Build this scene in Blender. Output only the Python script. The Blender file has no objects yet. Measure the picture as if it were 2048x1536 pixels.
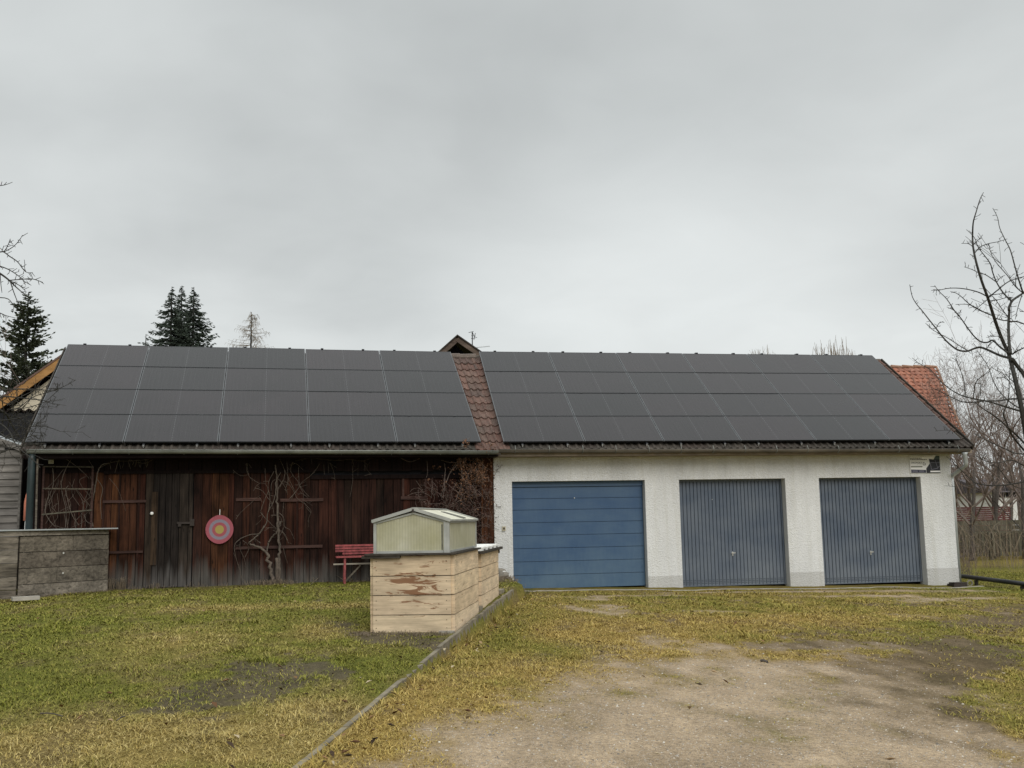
import bpy, math, random
import numpy as np
from mathutils import Vector
random.seed(7); RNG = np.random.default_rng(7)
sc = bpy.context.scene
col = sc.collection
V = lambda *a: np.array(a, float)
# ------------------------------------------------------------------ camera
F = 2031.0
CAM = V(0, -21.05931, 1.5)
RT = V(0.98608184, -0.1652979, -0.0178665); UP = V(-0.00434126, -0.13302278, 0.99110347); FW = V(0.16620398, 0.97723157, 0.13188895)
cd = bpy.data.cameras.new('camera'); cam = bpy.data.objects.new('camera', cd); col.objects.link(cam)
cd.sensor_width = 36; cd.lens = F / 2048 * 36; cd.clip_end = 2000; cd.clip_start = .05
from mathutils import Matrix
m = Matrix.Identity(4)
for i in range(3):
    m[i][0] = RT[i]; m[i][1] = UP[i]; m[i][2] = -FW[i]; m[i][3] = CAM[i]
cam.matrix_world = m; sc.camera = cam
def ray(x, y):
    return FW * F + RT * (x - 1024) + UP * (768 - y)
def hit(x, y, P0, N):
    d = ray(x, y); P0 = np.asarray(P0, float); N = np.asarray(N, float)
    return CAM + d * (((P0 - CAM) @ N) / (d @ N))
def atd(x, y, dep): return CAM + ray(x, y) / F * dep
def atY(x, y, Y): return hit(x, y, (0, Y, 0), (0, 1, 0))
def ath(x, y, hf):
    z = 0.1
    for _ in range(40):
        P = hit(x, y, (0, 0, z), (0, 0, 1)); z = .5 * z + .5 * float(hf(P[0], P[1]))
    return hit(x, y, (0, 0, z), (0, 0, 1))
# ------------------------------------------------------------------ ground height
def Lh(x, y):
    y = np.minimum(y, 1.0)
    return np.where(y > -8, .329 + .0235 * y, .141 + .035 * (y + 8))
def Dh(x, y):
    y = np.minimum(y, 1.0); return .137 - .0195 * np.clip(x, -6, 14) + .016 * y + .045 * np.clip((-8 - y) / 5, 0, 1) * np.clip(1 - (x - 1) / 4, 0, 1)
K1 = ath(1030, 1181, Lh); K0 = ath(605, 1536, Lh)
KD = (K1 - K0)[:2]; KD /= np.linalg.norm(KD)      # kerb direction
KN = V(KD[1], -KD[0])                             # to the right (driveway)
def side(x, y): return (x - K0[0]) * KN[0] + (y - K0[1]) * KN[1]
# ------------------------------------------------------------------ numpy noise
def _h(i, j, s):
    n = (i * 374761393 + j * 668265263 + s * 1442695041).astype(np.int64) & 0xffffffff
    n = ((n ^ (n >> 13)) * 1274126177) & 0xffffffff
    return ((n ^ (n >> 16)) & 0xffff) / 65535.0
def vn(x, y, s=0):
    x = np.asarray(x, float); y = np.asarray(y, float)
    i = np.floor(x).astype(np.int64); j = np.floor(y).astype(np.int64)
    u = x - i; v = y - j; u = u * u * (3 - 2 * u); v = v * v * (3 - 2 * v)
    a = _h(i, j, s); b = _h(i + 1, j, s); c = _h(i, j + 1, s); d = _h(i + 1, j + 1, s)
    return a + (b - a) * u + (c - a) * v + (a - b - c + d) * u * v
def fbm(x, y, s=0, o=4):
    t = 0; a = .5
    for k in range(o):
        t = t + a * vn(x * 2 ** k, y * 2 ** k, s + k); a *= .5
    return t / (1 - .5 ** o)
def sm(a, b, x):
    t = np.clip((x - a) / (b - a), 0, 1); return t * t * (3 - 2 * t)
# ------------------------------------------------------------------ mesh builder
class MB:
    def __init__(s): s.v = []; s.f = []; s.r = []; s.mi = []; s.cur = 0
    def add(s, vs, fs, r=None, mi=None):
        b = len(s.v); s.v += [tuple(map(float, p)) for p in vs]; r = random.random() if r is None else r
        for f in fs: s.f.append(tuple(b + i for i in f)); s.r.append(r); s.mi.append(s.cur if mi is None else mi)
    def box(s, x0, x1, y0, y1, z0, z1, r=None, mi=None):
        s.add([(x0,y0,z0),(x1,y0,z0),(x1,y1,z0),(x0,y1,z0),(x0,y0,z1),(x1,y0,z1),(x1,y1,z1),(x0,y1,z1)],
              [(0,3,2,1),(4,5,6,7),(0,1,5,4),(1,2,6,5),(2,3,7,6),(3,0,4,7)], r, mi)
    def obox(s, c, ux, uy, uz, hx, hy, hz, r=None, mi=None):
        c = np.asarray(c, float); ux, uy, uz = [np.asarray(a, float) for a in (ux, uy, uz)]
        vs = [c + ux*hx*a + uy*hy*b + uz*hz*d for d in (-1,1) for a,b in ((-1,-1),(1,-1),(1,1),(-1,1))]
        s.add(vs, [(0,3,2,1),(4,5,6,7),(0,1,5,4),(1,2,6,5),(2,3,7,6),(3,0,4,7)], r, mi)
    def beam(s, P, Q, w, h, up=(0,0,1), r=None, mi=None):
        P = np.asarray(P, float); Q = np.asarray(Q, float); d = Q - P; L = np.linalg.norm(d); d = d / L
        up = np.asarray(up, float); sd = np.cross(d, up); sd /= np.linalg.norm(sd); u2 = np.cross(sd, d)
        s.obox((P + Q) / 2, d, sd, u2, L / 2, w / 2, h / 2, r, mi)
    def tube(s, pts, rad, n=6, cap=True, r=None, mi=None):
        pts = [np.asarray(p, float) for p in pts]
        if not hasattr(rad, '__len__'): rad = [rad] * len(pts)
        vs = []; fs = []; u = None
        for i, p in enumerate(pts):
            d = (pts[min(i + 1, len(pts) - 1)] - pts[max(i - 1, 0)]); d = d / (np.linalg.norm(d) + 1e-9)
            if u is None:
                u = np.cross(d, (0, 0, 1)) if abs(d[2]) < .9 else np.cross(d, (0, 1, 0))
            u = u - d * (u @ d); u = u / (np.linalg.norm(u) + 1e-9); w = np.cross(d, u)
            for k in range(n):
                a = 2 * math.pi * k / n; vs.append(p + (u * math.cos(a) + w * math.sin(a)) * rad[i])
        for i in range(len(pts) - 1):
            for k in range(n):
                fs.append((i*n+k, i*n+(k+1)%n, (i+1)*n+(k+1)%n, (i+1)*n+k))
        if cap: fs += [tuple(range(n))[::-1], tuple((len(pts)-1)*n+k for k in range(n))]
        s.add(vs, fs, r, mi)
    def prism(s, poly, d, r=None, mi=None):
        n = len(poly); d = np.asarray(d, float); P = [np.asarray(p, float) for p in poly]
        s.add(P + [p + d for p in P], [tuple(range(n))[::-1], tuple(range(n, 2*n))] + [(i, (i+1)%n, n+(i+1)%n, n+i) for i in range(n)], r, mi)
    def quad(s, a, b, c, d, r=None, mi=None): s.add([a, b, c, d], [(0,1,2,3)], r, mi)
    def build(s, name, mats, parent=None, smooth=False):
        me = bpy.data.meshes.new(name)
        off = np.array(parent.location) if parent is not None else V(0,0,0)
        if parent is not None and parent.parent is not None: off = off + np.array(parent.parent.location)
        me.from_pydata([(x - off[0], y - off[1], z - off[2]) for x, y, z in s.v], [], s.f)
        if not isinstance(mats, (list, tuple)): mats = [mats]
        for mt in mats: me.materials.append(mt)
        if len(mats) > 1: me.polygons.foreach_set('material_index', s.mi)
        a = me.attributes.new('rnd', 'FLOAT', 'FACE'); a.data.foreach_set('value', s.r)
        if smooth: me.polygons.foreach_set('use_smooth', [True] * len(s.f))
        me.update(); o = bpy.data.objects.new(name, me); col.objects.link(o)
        if parent is not None: o.parent = parent
        return o
def tag(o, label=None, cat=None, group=None, kind=None):
    if label: o['label'] = label
    if cat: o['category'] = cat
    if group: o['group'] = group
    if kind: o['kind'] = kind
    return o
def thing(name, loc, label, cat, group=None):
    o = bpy.data.objects.new(name, None); o.location = tuple(map(float, loc)); o.empty_display_size = .2; col.objects.link(o)
    return tag(o, label, cat, group)
# ------------------------------------------------------------------ materials
class N:
    def __init__(s, name):
        s.m = bpy.data.materials.new(name); s.m.use_nodes = True; s.t = s.m.node_tree; s.b = s.t.nodes['Principled BSDF']; s.c = {}
    def n(s, t, **k):
        o = s.t.nodes.new(t)
        for a, b in k.items(): setattr(o, a, b)
        return o
    def l(s, a, b): s.t.links.new(a, b)
    def co(s, scale=(1,1,1), src='Object'):
        tc = s.n('ShaderNodeTexCoord'); mp = s.n('ShaderNodeMapping'); mp.inputs['Scale'].default_value = scale
        s.l(tc.outputs[src], mp.inputs['Vector']); return mp.outputs['Vector']
    def pos(s, scale=(1,1,1)):
        g = s.n('ShaderNodeNewGeometry'); mp = s.n('ShaderNodeMapping'); mp.inputs['Scale'].default_value = scale
        s.l(g.outputs['Position'], mp.inputs['Vector']); return mp.outputs['Vector']
    def noise(s, vec, sc_, det=4, rough=.55, dist=0):
        o = s.n('ShaderNodeTexNoise'); o.inputs['Scale'].default_value = sc_; o.inputs['Detail'].default_value = det
        o.inputs['Roughness'].default_value = rough; o.inputs['Distortion'].default_value = dist; s.l(vec, o.inputs['Vector']); return o.outputs['Fac']
    def ramp(s, fac, stops, interp='LINEAR'):
        o = s.n('ShaderNodeValToRGB'); e = o.color_ramp.elements; o.color_ramp.interpolation = interp
        while len(e) < len(stops): e.new(.5)
        for el, (p, c) in zip(e, stops):
            el.position = p; el.color = (*(c if hasattr(c, '__len__') else (c, c, c)), 1)
        s.l(fac, o.inputs['Fac']); return o.outputs['Color']
    def math(s, op, a, b=0, clamp=False):
        o = s.n('ShaderNodeMath', operation=op, use_clamp=clamp)
        for i, x in enumerate((a, b)):
            if hasattr(x, 'links'): s.l(x, o.inputs[i])
            else: o.inputs[i].default_value = x
        return o.outputs[0]
    def mix(s, fac, a, b, mode='MIX'):
        o = s.n('ShaderNodeMixRGB', blend_type=mode)
        for i, x in enumerate((fac, a, b)):
            if hasattr(x, 'links'): s.l(x, o.inputs[i])
            elif i == 0: o.inputs[0].default_value = x
            else: o.inputs[i].default_value = (*(x if hasattr(x, '__len__') else (x, x, x)), 1)
        return o.outputs[0]
    def attr(s, name='rnd', out='Fac'):
        o = s.n('ShaderNodeAttribute'); o.attribute_name = name; return o.outputs[out]
    def bump(s, h, st=.5, dist=.01):
        o = s.n('ShaderNodeBump'); o.inputs['Strength'].default_value = st; o.inputs['Distance'].default_value = dist
        s.l(h, o.inputs['Height']); s.l(o.outputs['Normal'], s.b.inputs['Normal'])
    def col(s, c):
        if hasattr(c, 'links'): s.l(c, s.b.inputs['Base Color'])
        else: s.b.inputs['Base Color'].default_value = (*c, 1)
    def set(s, rough=None, metal=None, spec=None):
        for k, v in (('Roughness', rough), ('Metallic', metal), ('Specular IOR Level', spec)):
            if v is None: continue
            if hasattr(v, 'links'): s.l(v, s.b.inputs[k])
            else: s.b.inputs[k].default_value = v
        return s.m
def plain(name, c, rough=.7, metal=0, var=.25, scale=6, bump=.0, bs=60):
    k = N(name); v = k.co(); f = k.noise(v, scale, 5)
    c = V(*c); k.col(k.mix(k.attr(), k.ramp(f, [(.3, c * (1 - var)), (.7, c * (1 + var))]), k.ramp(f, [(.3, c * (1 - var*.4)), (.7, c * (1 + var*1.5))])))
    if bump: k.bump(k.noise(v, bs, 3), bump, .01)
    return k.set(rough, metal)
def wood(name, axis, pal, rough=.85, grain=1.0, bot=None, fine=1.0, bigc=(.62, 1.35)):
    """pal: list of colours picked per plank; axis: grain direction 0/1/2"""
    k = N(name); s = [34 * fine] * 3; s[axis] = 1.3
    v = k.co(tuple(s)); r = k.attr()
    add = k.n('ShaderNodeVectorMath', operation='ADD'); cmb = k.n('ShaderNodeCombineXYZ')
    k.l(k.math('MULTIPLY', r, 57.0), cmb.inputs[0]); k.l(k.math('MULTIPLY', r, 91.0), cmb.inputs[2])
    k.l(v, add.inputs[0]); k.l(cmb.outputs[0], add.inputs[1]); v = add.outputs[0]
    g = k.noise(v, 1.0, 6, .65, .6)
    n = len(pal); base = k.ramp(r, [(i / max(1, n - 1), V(*c)) for i, c in enumerate(pal)])
    big = k.noise(k.co((2.2, 2.2, .9) if axis == 2 else (.9, .9, 2.2)), 1.6, 4)
    c = k.mix(1, base, k.ramp(g, [(.28, max(.08, 1 - .6 * grain)), (.5, 1.0), (.72, 1 + .5 * grain)]), 'MULTIPLY')
    c = k.mix(1, c, k.ramp(big, [(.3, bigc[0]), (.7, bigc[1])]), 'MULTIPLY')
    kn = k.n('ShaderNodeTexVoronoi', feature='F1'); s2 = [7] * 3; s2[axis] = 2.2; k.l(k.co(tuple(s2)), kn.inputs['Vector']); kn.inputs['Scale'].default_value = 1
    c = k.mix(k.ramp(kn.outputs['Distance'], [(.05, .75), (.12, 0.0)]), c, V(*pal[0]) * .35)
    if bot:   # weathered grey rising from the ground: (z0, z1, colour)
        z = k.n('ShaderNodeSeparateXYZ'); g2 = k.n('ShaderNodeNewGeometry'); k.l(g2.outputs['Position'], z.inputs[0])
        h = k.math('ADD', z.outputs['Z'], k.math('MULTIPLY', k.math('ADD', k.math('MULTIPLY', k.math('SUBTRACT', g, .5), .5), k.math('SUBTRACT', k.noise(k.co((5,5,.3)), 1.5, 3), .5)), 1.1))
        mr = k.n('ShaderNodeMapRange'); mr.inputs['From Min'].default_value = bot[0]; mr.inputs['From Max'].default_value = bot[1]
        mr.inputs['To Min'].default_value = 1; mr.inputs['To Max'].default_value = 0; k.l(h, mr.inputs['Value'])
        gray = k.mix(1, k.ramp(g, [(.3, .45), (.75, 1.5)]), bot[2], 'MULTIPLY')
        c = k.mix(mr.outputs[0], c, gray)
    k.col(c); k.bump(g, .5, .004)
    return k.set(rough, 0, .12)
M = {}
M['barn_wood'] = wood('barn_wood', 2, [(.010,.006,.005),(.038,.013,.008),(.016,.008,.006),(.062,.025,.011),(.026,.010,.006),(.012,.008,.006),(.088,.038,.016)], bot=(.38, .80, (.085,.078,.07)), grain=1.5, bigc=(.4, 1.7))
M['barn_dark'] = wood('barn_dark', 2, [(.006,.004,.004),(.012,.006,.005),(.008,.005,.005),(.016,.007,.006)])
M['door_gray'] = wood('door_gray', 2, [(.018,.014,.012),(.04,.030,.022),(.024,.019,.016),(.062,.036,.018),(.028,.021,.016)], bot=(.40, .7, (.08,.074,.07)), grain=1.4, bigc=(.5, 1.5))
M['rail_wood'] = wood('rail_wood', 0, [(.060,.034,.028),(.045,.026,.022)])
M['gray_wood_h'] = wood('gray_wood_h', 0, [(.10,.084,.066),(.165,.143,.115),(.12,.103,.08),(.19,.167,.137)], grain=1.1, bigc=(.55, 1.45), fine=.6)
M['shed_wood'] = wood('shed_wood', 0, [(.13,.12,.108),(.17,.155,.14),(.145,.135,.125)], grain=.8, fine=.7)
M['dark_board'] = wood('dark_board', 0, [(.035,.03,.025),(.06,.052,.043)], grain=.8)
M['fence_wood'] = wood('fence_wood', 2, [(.075,.07,.05),(.105,.095,.07),(.06,.048,.036)], grain=.9, fine=.7)
M['orange_wood'] = wood('orange_wood', 0, [(.30,.16,.06),(.36,.20,.08)], grain=.35, fine=.5)
M['verge_wood'] = wood('verge_wood', 0, [(.10,.075,.06),(.12,.09,.07)], grain=.8)
def larch(gain=1.0):
    k = N('larch_planks'); r = k.attr(); v = k.co((1.4, 1.4, 26))
    g = k.noise(v, 1.0, 6, .62, 1.2); big = k.noise(k.co((2, 2, 5)), 1.2, 4)
    base = k.ramp(r, [(0, (.50,.375,.24)), (.35, (.60,.475,.33)), (.7, (.54,.415,.275)), (1, (.64,.515,.35))])
    c = k.mix(1, base, k.ramp(g, [(.25, .66 * gain), (.5, 1.0 * gain), (.8, 1.14 * gain)]), 'MULTIPLY')
    fg = k.noise(k.co((5, 5, 110)), 1.0, 4, .6, .4); c = k.mix(1, c, k.ramp(fg, [(.3, .86), (.7, 1.08)]), 'MULTIPLY'); c = k.mix(1, c, k.ramp(big, [(.3, .74), (.7, 1.15)]), 'MULTIPLY')
    # brown stain running through the planks
    st = k.noise(k.co((2.0, 2.0, 9)), 1.05, 6, .68, 1.6)
    tc = k.n('ShaderNodeTexCoord'); vm = k.n('ShaderNodeVectorMath', operation='SUBTRACT'); k.l(tc.outputs['Object'], vm.inputs[0]); vm.inputs[1].default_value = (-.40, .11, .58)
    vl = k.n('ShaderNodeVectorMath', operation='LENGTH'); k.l(vm.outputs[0], vl.inputs[0])
    st = k.math('ADD', st, k.math('MULTIPLY', k.math('SUBTRACT', .50, vl.outputs['Value'], True), .36))
    m_ = k.ramp(st, [(.62, 0.0), (.66, 1.0)])
    c = k.mix(k.math('MULTIPLY', m_, .85), c, (.17,.065,.022))
    kn = k.n('ShaderNodeTexVoronoi', feature='F1'); k.l(k.co((2.4, 2.4, 4.2)), kn.inputs['Vector']); kn.inputs['Scale'].default_value = 1
    c = k.mix(k.ramp(kn.outputs['Distance'], [(.045, .7), (.10, 0.0)]), c, (.22,.12,.05))
    k.col(c); k.bump(g, .3, .003); return k.set(.75, 0, .3)
M['larch'] = larch()
M['larch_lit_side'] = larch(1.16)  # side panels: brighter copy, extra light painted into the plank colour
def plaster(name, c, dirt=.2):
    k = N(name); v = k.pos()
    n1 = k.noise(v, 60, 5, .65); vo = k.n('ShaderNodeTexVoronoi', feature='SMOOTH_F1'); vo.inputs['Scale'].default_value = 40; k.l(k.pos((1, 1, 1.25)), vo.inputs['Vector'])
    h = k.math('ADD', k.math('MULTIPLY', n1, .8), k.math('MULTIPLY', vo.outputs['Distance'], 1.2))
    big = k.noise(k.pos((1, 1, .35)), 1.3, 5, .6)
    c = V(*c); cc = k.mix(1, k.ramp(big, [(.3, c * (1 - dirt)), (.65, c)]), k.ramp(h, [(.3, 1.0), (1.0, .82)]), 'MULTIPLY')
    stk = k.noise(k.pos((7, 7, .45)), 1.0, 5, .6); cc = k.mix(1, cc, k.ramp(stk, [(.34, V(.93, .925, .90)), (.52, V(1, 1, 1))]), 'MULTIPLY')
    k.col(cc); k.bump(h, .8, .012); return k.set(.9, 0, .2)
M['plaster'] = plaster('roughcast', (.80,.805,.795))
M['plinth'] = plaster('plinth', (.62,.618,.60))
M['reveal'] = plain('reveal_paint', (.56,.56,.55), .85, var=.06, scale=3, bump=.1)
M['soffit'] = plain('soffit', (.20,.16,.12), .9)
M['cream'] = plain('cream_render', (.55,.49,.38), .9, var=.06)
M['white_house'] = plain('white_render', (.6,.6,.58), .9, var=.06)
M['zinc'] = plain('zinc', (.21,.22,.20), .5, .35, var=.3, scale=3)
M['zinc_brown'] = plain('zinc_brown', (.13,.115,.095), .55, .3, var=.35, scale=2)
M['zinc_light'] = plain('zinc_light', (.36,.38,.38), .5, .3, var=.12)
M['concrete'] = plain('concrete', (.30,.28,.245), .92, var=.28, scale=4, bump=.4, bs=40)
M['kerb_c'] = plain('kerb_concrete', (.165,.142,.100), .95, var=.45, scale=5, bump=.5, bs=35)
M['alu'] = plain('aluminium', (.37,.375,.35), .5, .4, var=.15)
M['steel'] = plain('steel', (.62,.62,.60), .3, .8, var=.05)
M['white_paint'] = plain('white_paint', (.75,.75,.72), .6, var=.1)
M['red_paint'] = plain('red_paint', (.20,.042,.042), .75, var=.55, scale=14)
M['blackp'] = plain('black_plastic', (.012,.013,.015), .45, var=.2)
M['hole'] = plain('dark_opening', (.006,.006,.008), .9)
M['greenpole'] = plain('green_black_paint', (.010,.020,.022), .5, var=.3)
M['stone'] = plain('grey_stone', (.17,.155,.13), .95, var=.4, scale=9, bump=.6, bs=30)
M['bark'] = plain('bark', (.060,.050,.042), .95, var=.5, scale=30, bump=.6, bs=80)
M['bark_dark'] = plain('bark_dark', (.028,.026,.022), .95, var=.4, scale=30)
M['bark_gray'] = plain('vine_bark', (.085,.067,.052), .95, var=.45, scale=18, bump=.6, bs=60)
M['twig_brown'] = plain('twig_brown', (.13,.10,.085), .95, var=.4, scale=9)
M['twig_tan'] = plain('twig_tan', (.16,.125,.085), .95, var=.4, scale=9)
M['leaf_dead'] = plain('dead_leaves', (.15,.075,.04), .9, var=.7, scale=11)
M['leaf_dark'] = plain('dark_dead_leaves', (.045,.022,.016), .9, var=.7, scale=11)
M['needle'] = plain('needles', (.038,.052,.038), .9, var=.5, scale=1.5)
M['needle_pine'] = plain('pine_needles', (.055,.068,.038), .9, var=.5, scale=1.2)
M['beige_plastic'] = plain('beige_plastic', (.42,.38,.27), .6, var=.1)
M['salmon'] = plain('salmon_fabric', (.45,.15,.09), .8, var=.2)
M['iron'] = plain('rusty_iron', (.03,.022,.018), .7, .3)
M['tape'] = plain('grey_strip', (.10,.10,.085), .9, var=.6, scale=20)
def poly():
    k = N('polycarbonate'); v = k.pos(); 
    w = k.n('ShaderNodeTexWave', wave_type='BANDS', bands_direction='X'); w.inputs['Scale'].default_value = 9; w.inputs['Distortion'].default_value = 0
    k.l(k.co(), w.inputs['Vector'])
    n1 = k.noise(v, 3.2, 5, .6); n2 = k.noise(k.pos((1, 1, .4)), 9, 4)
    c = k.ramp(n1, [(.3, (.44,.42,.26)), (.55, (.54,.52,.37)), (.75, (.64,.62,.50))])
    c = k.mix(1, c, k.ramp(n2, [(.3, .9), (.7, 1.08)]), 'MULTIPLY')
    c = k.mix(k.math('MULTIPLY', w.outputs['Fac'], .28), c, (.26,.25,.15))
    k.col(c); k.b.inputs['Transmission Weight'].default_value = .25
    return k.set(.55, 0, .4)
M['poly'] = poly()
def polyroof():
    k = N('polycarbonate_roof'); n1 = k.noise(k.pos(), 5, 5, .6)
    k.col(k.ramp(n1, [(.3, (.50,.49,.38)), (.7, (.66,.64,.53))])); return k.set(.6, 0, .4)
M['poly_roof'] = polyroof()
def doorpaint(name, c, dust_bounce, ds=.5):
    k = N(name); v = k.co(); n1 = k.noise(k.co((1, 1, 1.6)), 1.5, 4); n2 = k.noise(k.co((9, 9, 1.5)), 2.0, 5); n3 = k.noise(v, 40, 3)
    f = k.math('MULTIPLY', k.ramp(n1, [(.32, 0.0), (.68, 1.0)]), ds)
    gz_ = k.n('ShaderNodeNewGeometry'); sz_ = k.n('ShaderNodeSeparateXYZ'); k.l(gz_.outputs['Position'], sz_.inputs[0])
    bounce = k.math('MULTIPLY', k.math('SUBTRACT', k.math('ADD', .75, k.math('MULTIPLY', n2, .5)), sz_.outputs['Z'], True), .55)   # foot lightened: ground-reflected light painted into the door colour
    f = k.math('ADD', f, k.math('ADD', bounce, k.math('MULTIPLY', k.math('SUBTRACT', n2, .5), .35)), True)
    k.col(k.mix(f, c, dust_bounce)); k.bump(n3, .08, .002)
    return k.set(k.ramp(n1, [(.3, .38), (.7, .5)]), 0, .5)
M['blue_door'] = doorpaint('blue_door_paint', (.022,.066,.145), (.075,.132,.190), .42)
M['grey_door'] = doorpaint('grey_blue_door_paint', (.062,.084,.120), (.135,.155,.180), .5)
M['vent'] = plain('vent_slots', (.02,.03,.045), .8)
def tiles(name, pal, lich=.35, dark=1.0):
    k = N(name); r = k.attr(); v = k.pos(); n1 = k.noise(v, 9, 6, .65); n2 = k.noise(v, 38, 4, .7)
    c = k.ramp(r, [(i / (len(pal) - 1), V(*p) * dark) for i, p in enumerate(pal)])
    c = k.mix(1, c, k.ramp(n1, [(.3, .65), (.7, 1.25)]), 'MULTIPLY')
    c = k.mix(k.math('MULTIPLY', k.ramp(n2, [(.52, 0.0), (.62, 1.0)]), lich), c, V(.17,.155,.12) * dark)
    k.col(c); k.bump(n2, .4, .004); return k.set(.85, 0, .3)
M['tiles'] = tiles('brown_roof_tiles', [(.080,.045,.036),(.125,.062,.048),(.068,.046,.040),(.155,.085,.066),(.095,.065,.054),(.17,.068,.045)], .55)
M['tiles_dark'] = tiles('grimy_shaded_eaves_tiles', [(.035,.029,.025),(.055,.042,.035),(.04,.036,.03),(.07,.058,.048)], .3)  # eaves rows: grime plus the panels' shadow painted into the tile colour
M['tiles_orange'] = tiles('orange_roof_tiles', [(.27,.105,.065),(.33,.135,.085),(.22,.085,.055),(.31,.145,.10)], .2)
M['ridge'] = tiles('ridge_tiles', [(.10,.085,.07),(.13,.10,.085)], .6)
M['ridge_orange'] = tiles('orange_ridge_tiles', [(.30,.16,.10),(.34,.2,.14)], .5)
def solarglass():
    k = N('solar_cells'); 
    tc = k.n('ShaderNodeTexCoord'); s = k.n('ShaderNodeSeparateXYZ'); k.l(tc.outputs['Object'], s.inputs[0]); x = s.outputs['X']; y = s.outputs['Y']
    oi = k.n('ShaderNodeObjectInfo'); rr = oi.outputs['Random']
    def line(coord, per, w):   # thin periodic line mask
        f = k.math('FRACT', k.math('DIVIDE', coord, per)); d = k.math('ABSOLUTE', k.math('SUBTRACT', f, .5))
        return k.math('GREATER_THAN', d, .5 - w / per / 2)
    bus = line(x, .0905, .003)            # cell columns
    cen = k.math('LESS_THAN', k.math('ABSOLUTE', k.math('SUBTRACT', x, .8525)), .0065)
    dash = k.math('GREATER_THAN', k.math('FRACT', k.math('DIVIDE', y, .088)), .35)
    edge = k.math('GREATER_THAN', k.math('ABSOLUTE', k.math('SUBTRACT', x, .8525)), .8285)  # pale margins painted for the sky reflected along the upright seams
    n1 = k.noise(k.pos((1.2, 1.2, 1.2)), .8, 4); n2 = k.noise(k.co((70, 1.2, 1)), 1, 3)
    base = k.mix(rr, (.0150,.0145,.0155), (.023,.0185,.0205))
    base = k.mix(1, base, k.ramp(n1, [(.3, .8), (.7, 1.25)]), 'MULTIPLY')
    base = k.mix(1, base, k.ramp(n2, [(.35, .8), (.65, 1.2)]), 'MULTIPLY')
    c = k.mix(k.math('MULTIPLY', bus, .5), base, (.045,.047,.05))
    c = k.mix(k.math('MULTIPLY', k.math('MULTIPLY', cen, dash), .42), c, (.11,.115,.12))
    c = k.mix(k.math('MULTIPLY', edge, .3), c, (.075,.08,.085))
    k.col(c)
    return k.set(k.ramp(n1, [(.3, .20), (.7, .32)]), 0, .22)
M['solar'] = solarglass()
M['frame_dark'] = plain('black_anodised', (.015,.016,.018), .45, .2)
M['frame_light'] = plain('frame_sky_sheen', (.10,.105,.11), .45, .4)  # short frame sides paled: sky reflection painted as colour
def colattr(name, rough=.95, fine=True, bump=.5):
    k = N(name); c = k.attr('col', 'Color')
    if fine:
        n1 = k.noise(k.pos(), 26, 5, .7); n2 = k.noise(k.pos(), 110, 3, .7); n3 = k.noise(k.pos((1, .5, 1)), 5, 5, .65)
        c = k.mix(1, c, k.ramp(n1, [(.3, .62), (.7, 1.28)]), 'MULTIPLY'); c = k.mix(1, c, k.ramp(n2, [(.32, .55), (.70, 1.4)]), 'MULTIPLY')
        c = k.mix(1, c, k.ramp(n3, [(.3, .82), (.7, 1.15)]), 'MULTIPLY')
        k.bump(k.math('ADD', n1, k.math('MULTIPLY', n2, .7)), bump, .02)
    k.col(c); return k.set(rough, 0, .03)
M['ground'] = colattr('soil_and_turf')
M['grass'] = colattr('grass_blades', .8, False)
M['gravelm'] = colattr('pebbles', .9, False)
M['barn_apron'] = M['concrete']
# ------------------------------------------------------------------ ground colour field (numpy, world XY)
def spot(px, py, right=True):
    P = ath(px, py, Dh if right else Lh); return P[0], P[1]
def gau(x, y, cx, cy, a, b, ang=0):
    c, s = math.cos(ang), math.sin(ang); dx = x - cx; dy = y - cy
    u = (dx * c + dy * s) / a; v = (-dx * s + dy * c) / b
    return np.exp(-(u * u + v * v))
GR = []   # gravel
for px, py, a, b, an in [(1520,1500,1.25,2.3,0.1),(1420,1400,1.0,1.6,0.1),(1300,1520,1.0,1.2,0),(1700,1480,.7,2.2,0),(1560,1360,.9,1.0,0),(1690,1400,.5,1.4,0),(1480,1330,1.1,.6,0),(1090,1510,.35,.7,0),(1240,1420,.5,.9,0),(1180,1480,.5,1.2,.3),(1400,1700,2.2,2.4,0),(1350,1340,.5,.8,.6),
                         (1850,1200,.9,.5,0),(1750,1192,1.3,.28,0),(1960,1196,.8,.28,0),(1210,1225,.22,1.0,.25),(1240,1192,1.2,.22,0),(1500,1184,1.6,.18,0),(1700,1182,1.5,.25,0),(1900,1182,1.2,.35,0),(1180,1198,.4,.35,0),(1430,1222,.8,.25,-.25)]:
    GR.append((*spot(px, py), a, b, an))
MUD_R = [(*spot(px, py), a, b, an) for px, py, a, b, an in ((2020,1250,.9,2.0,-.5),(1880,1340,.5,2.2,-.6),(1760,1320,.8,.5,0),(1960,1330,.35,2.2,-.9),(1850,1430,.35,1.2,0))] + [(*spot(px, py), a, b, 0) for px, py, a, b in ((1450,1205,1.2,.4),(1330,1240,.35,1.2),(1700,1290,1.3,.5),(1900,1290,.8,1.6),(1820,1400,.5,1.3),(1100,1480,.5,1.2),(1180,1400,.5,.9),(1300,1330,.6,.7),(1700,1340,.6,.7),(1790,1450,.3,1.4))] + [(*spot(px, py), a, b, an) for px, py, a, b, an in [(1990,1240,.5,1.6,-.9),(1900,1320,.35,1.6,-.7),(1780,1380,.5,1.2,-.2),(1650,1265,1.0,.45,.2),(1740,1430,.25,1.2,.1),(1860,1500,.22,.7,.3),(1250,1430,.20,.25,0),(1610,1436,.22,.25,0),(1560,1290,.9,.5,0),(1800,1210,1.6,.45,0),(2040,1215,.9,.8,0)]]
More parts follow.
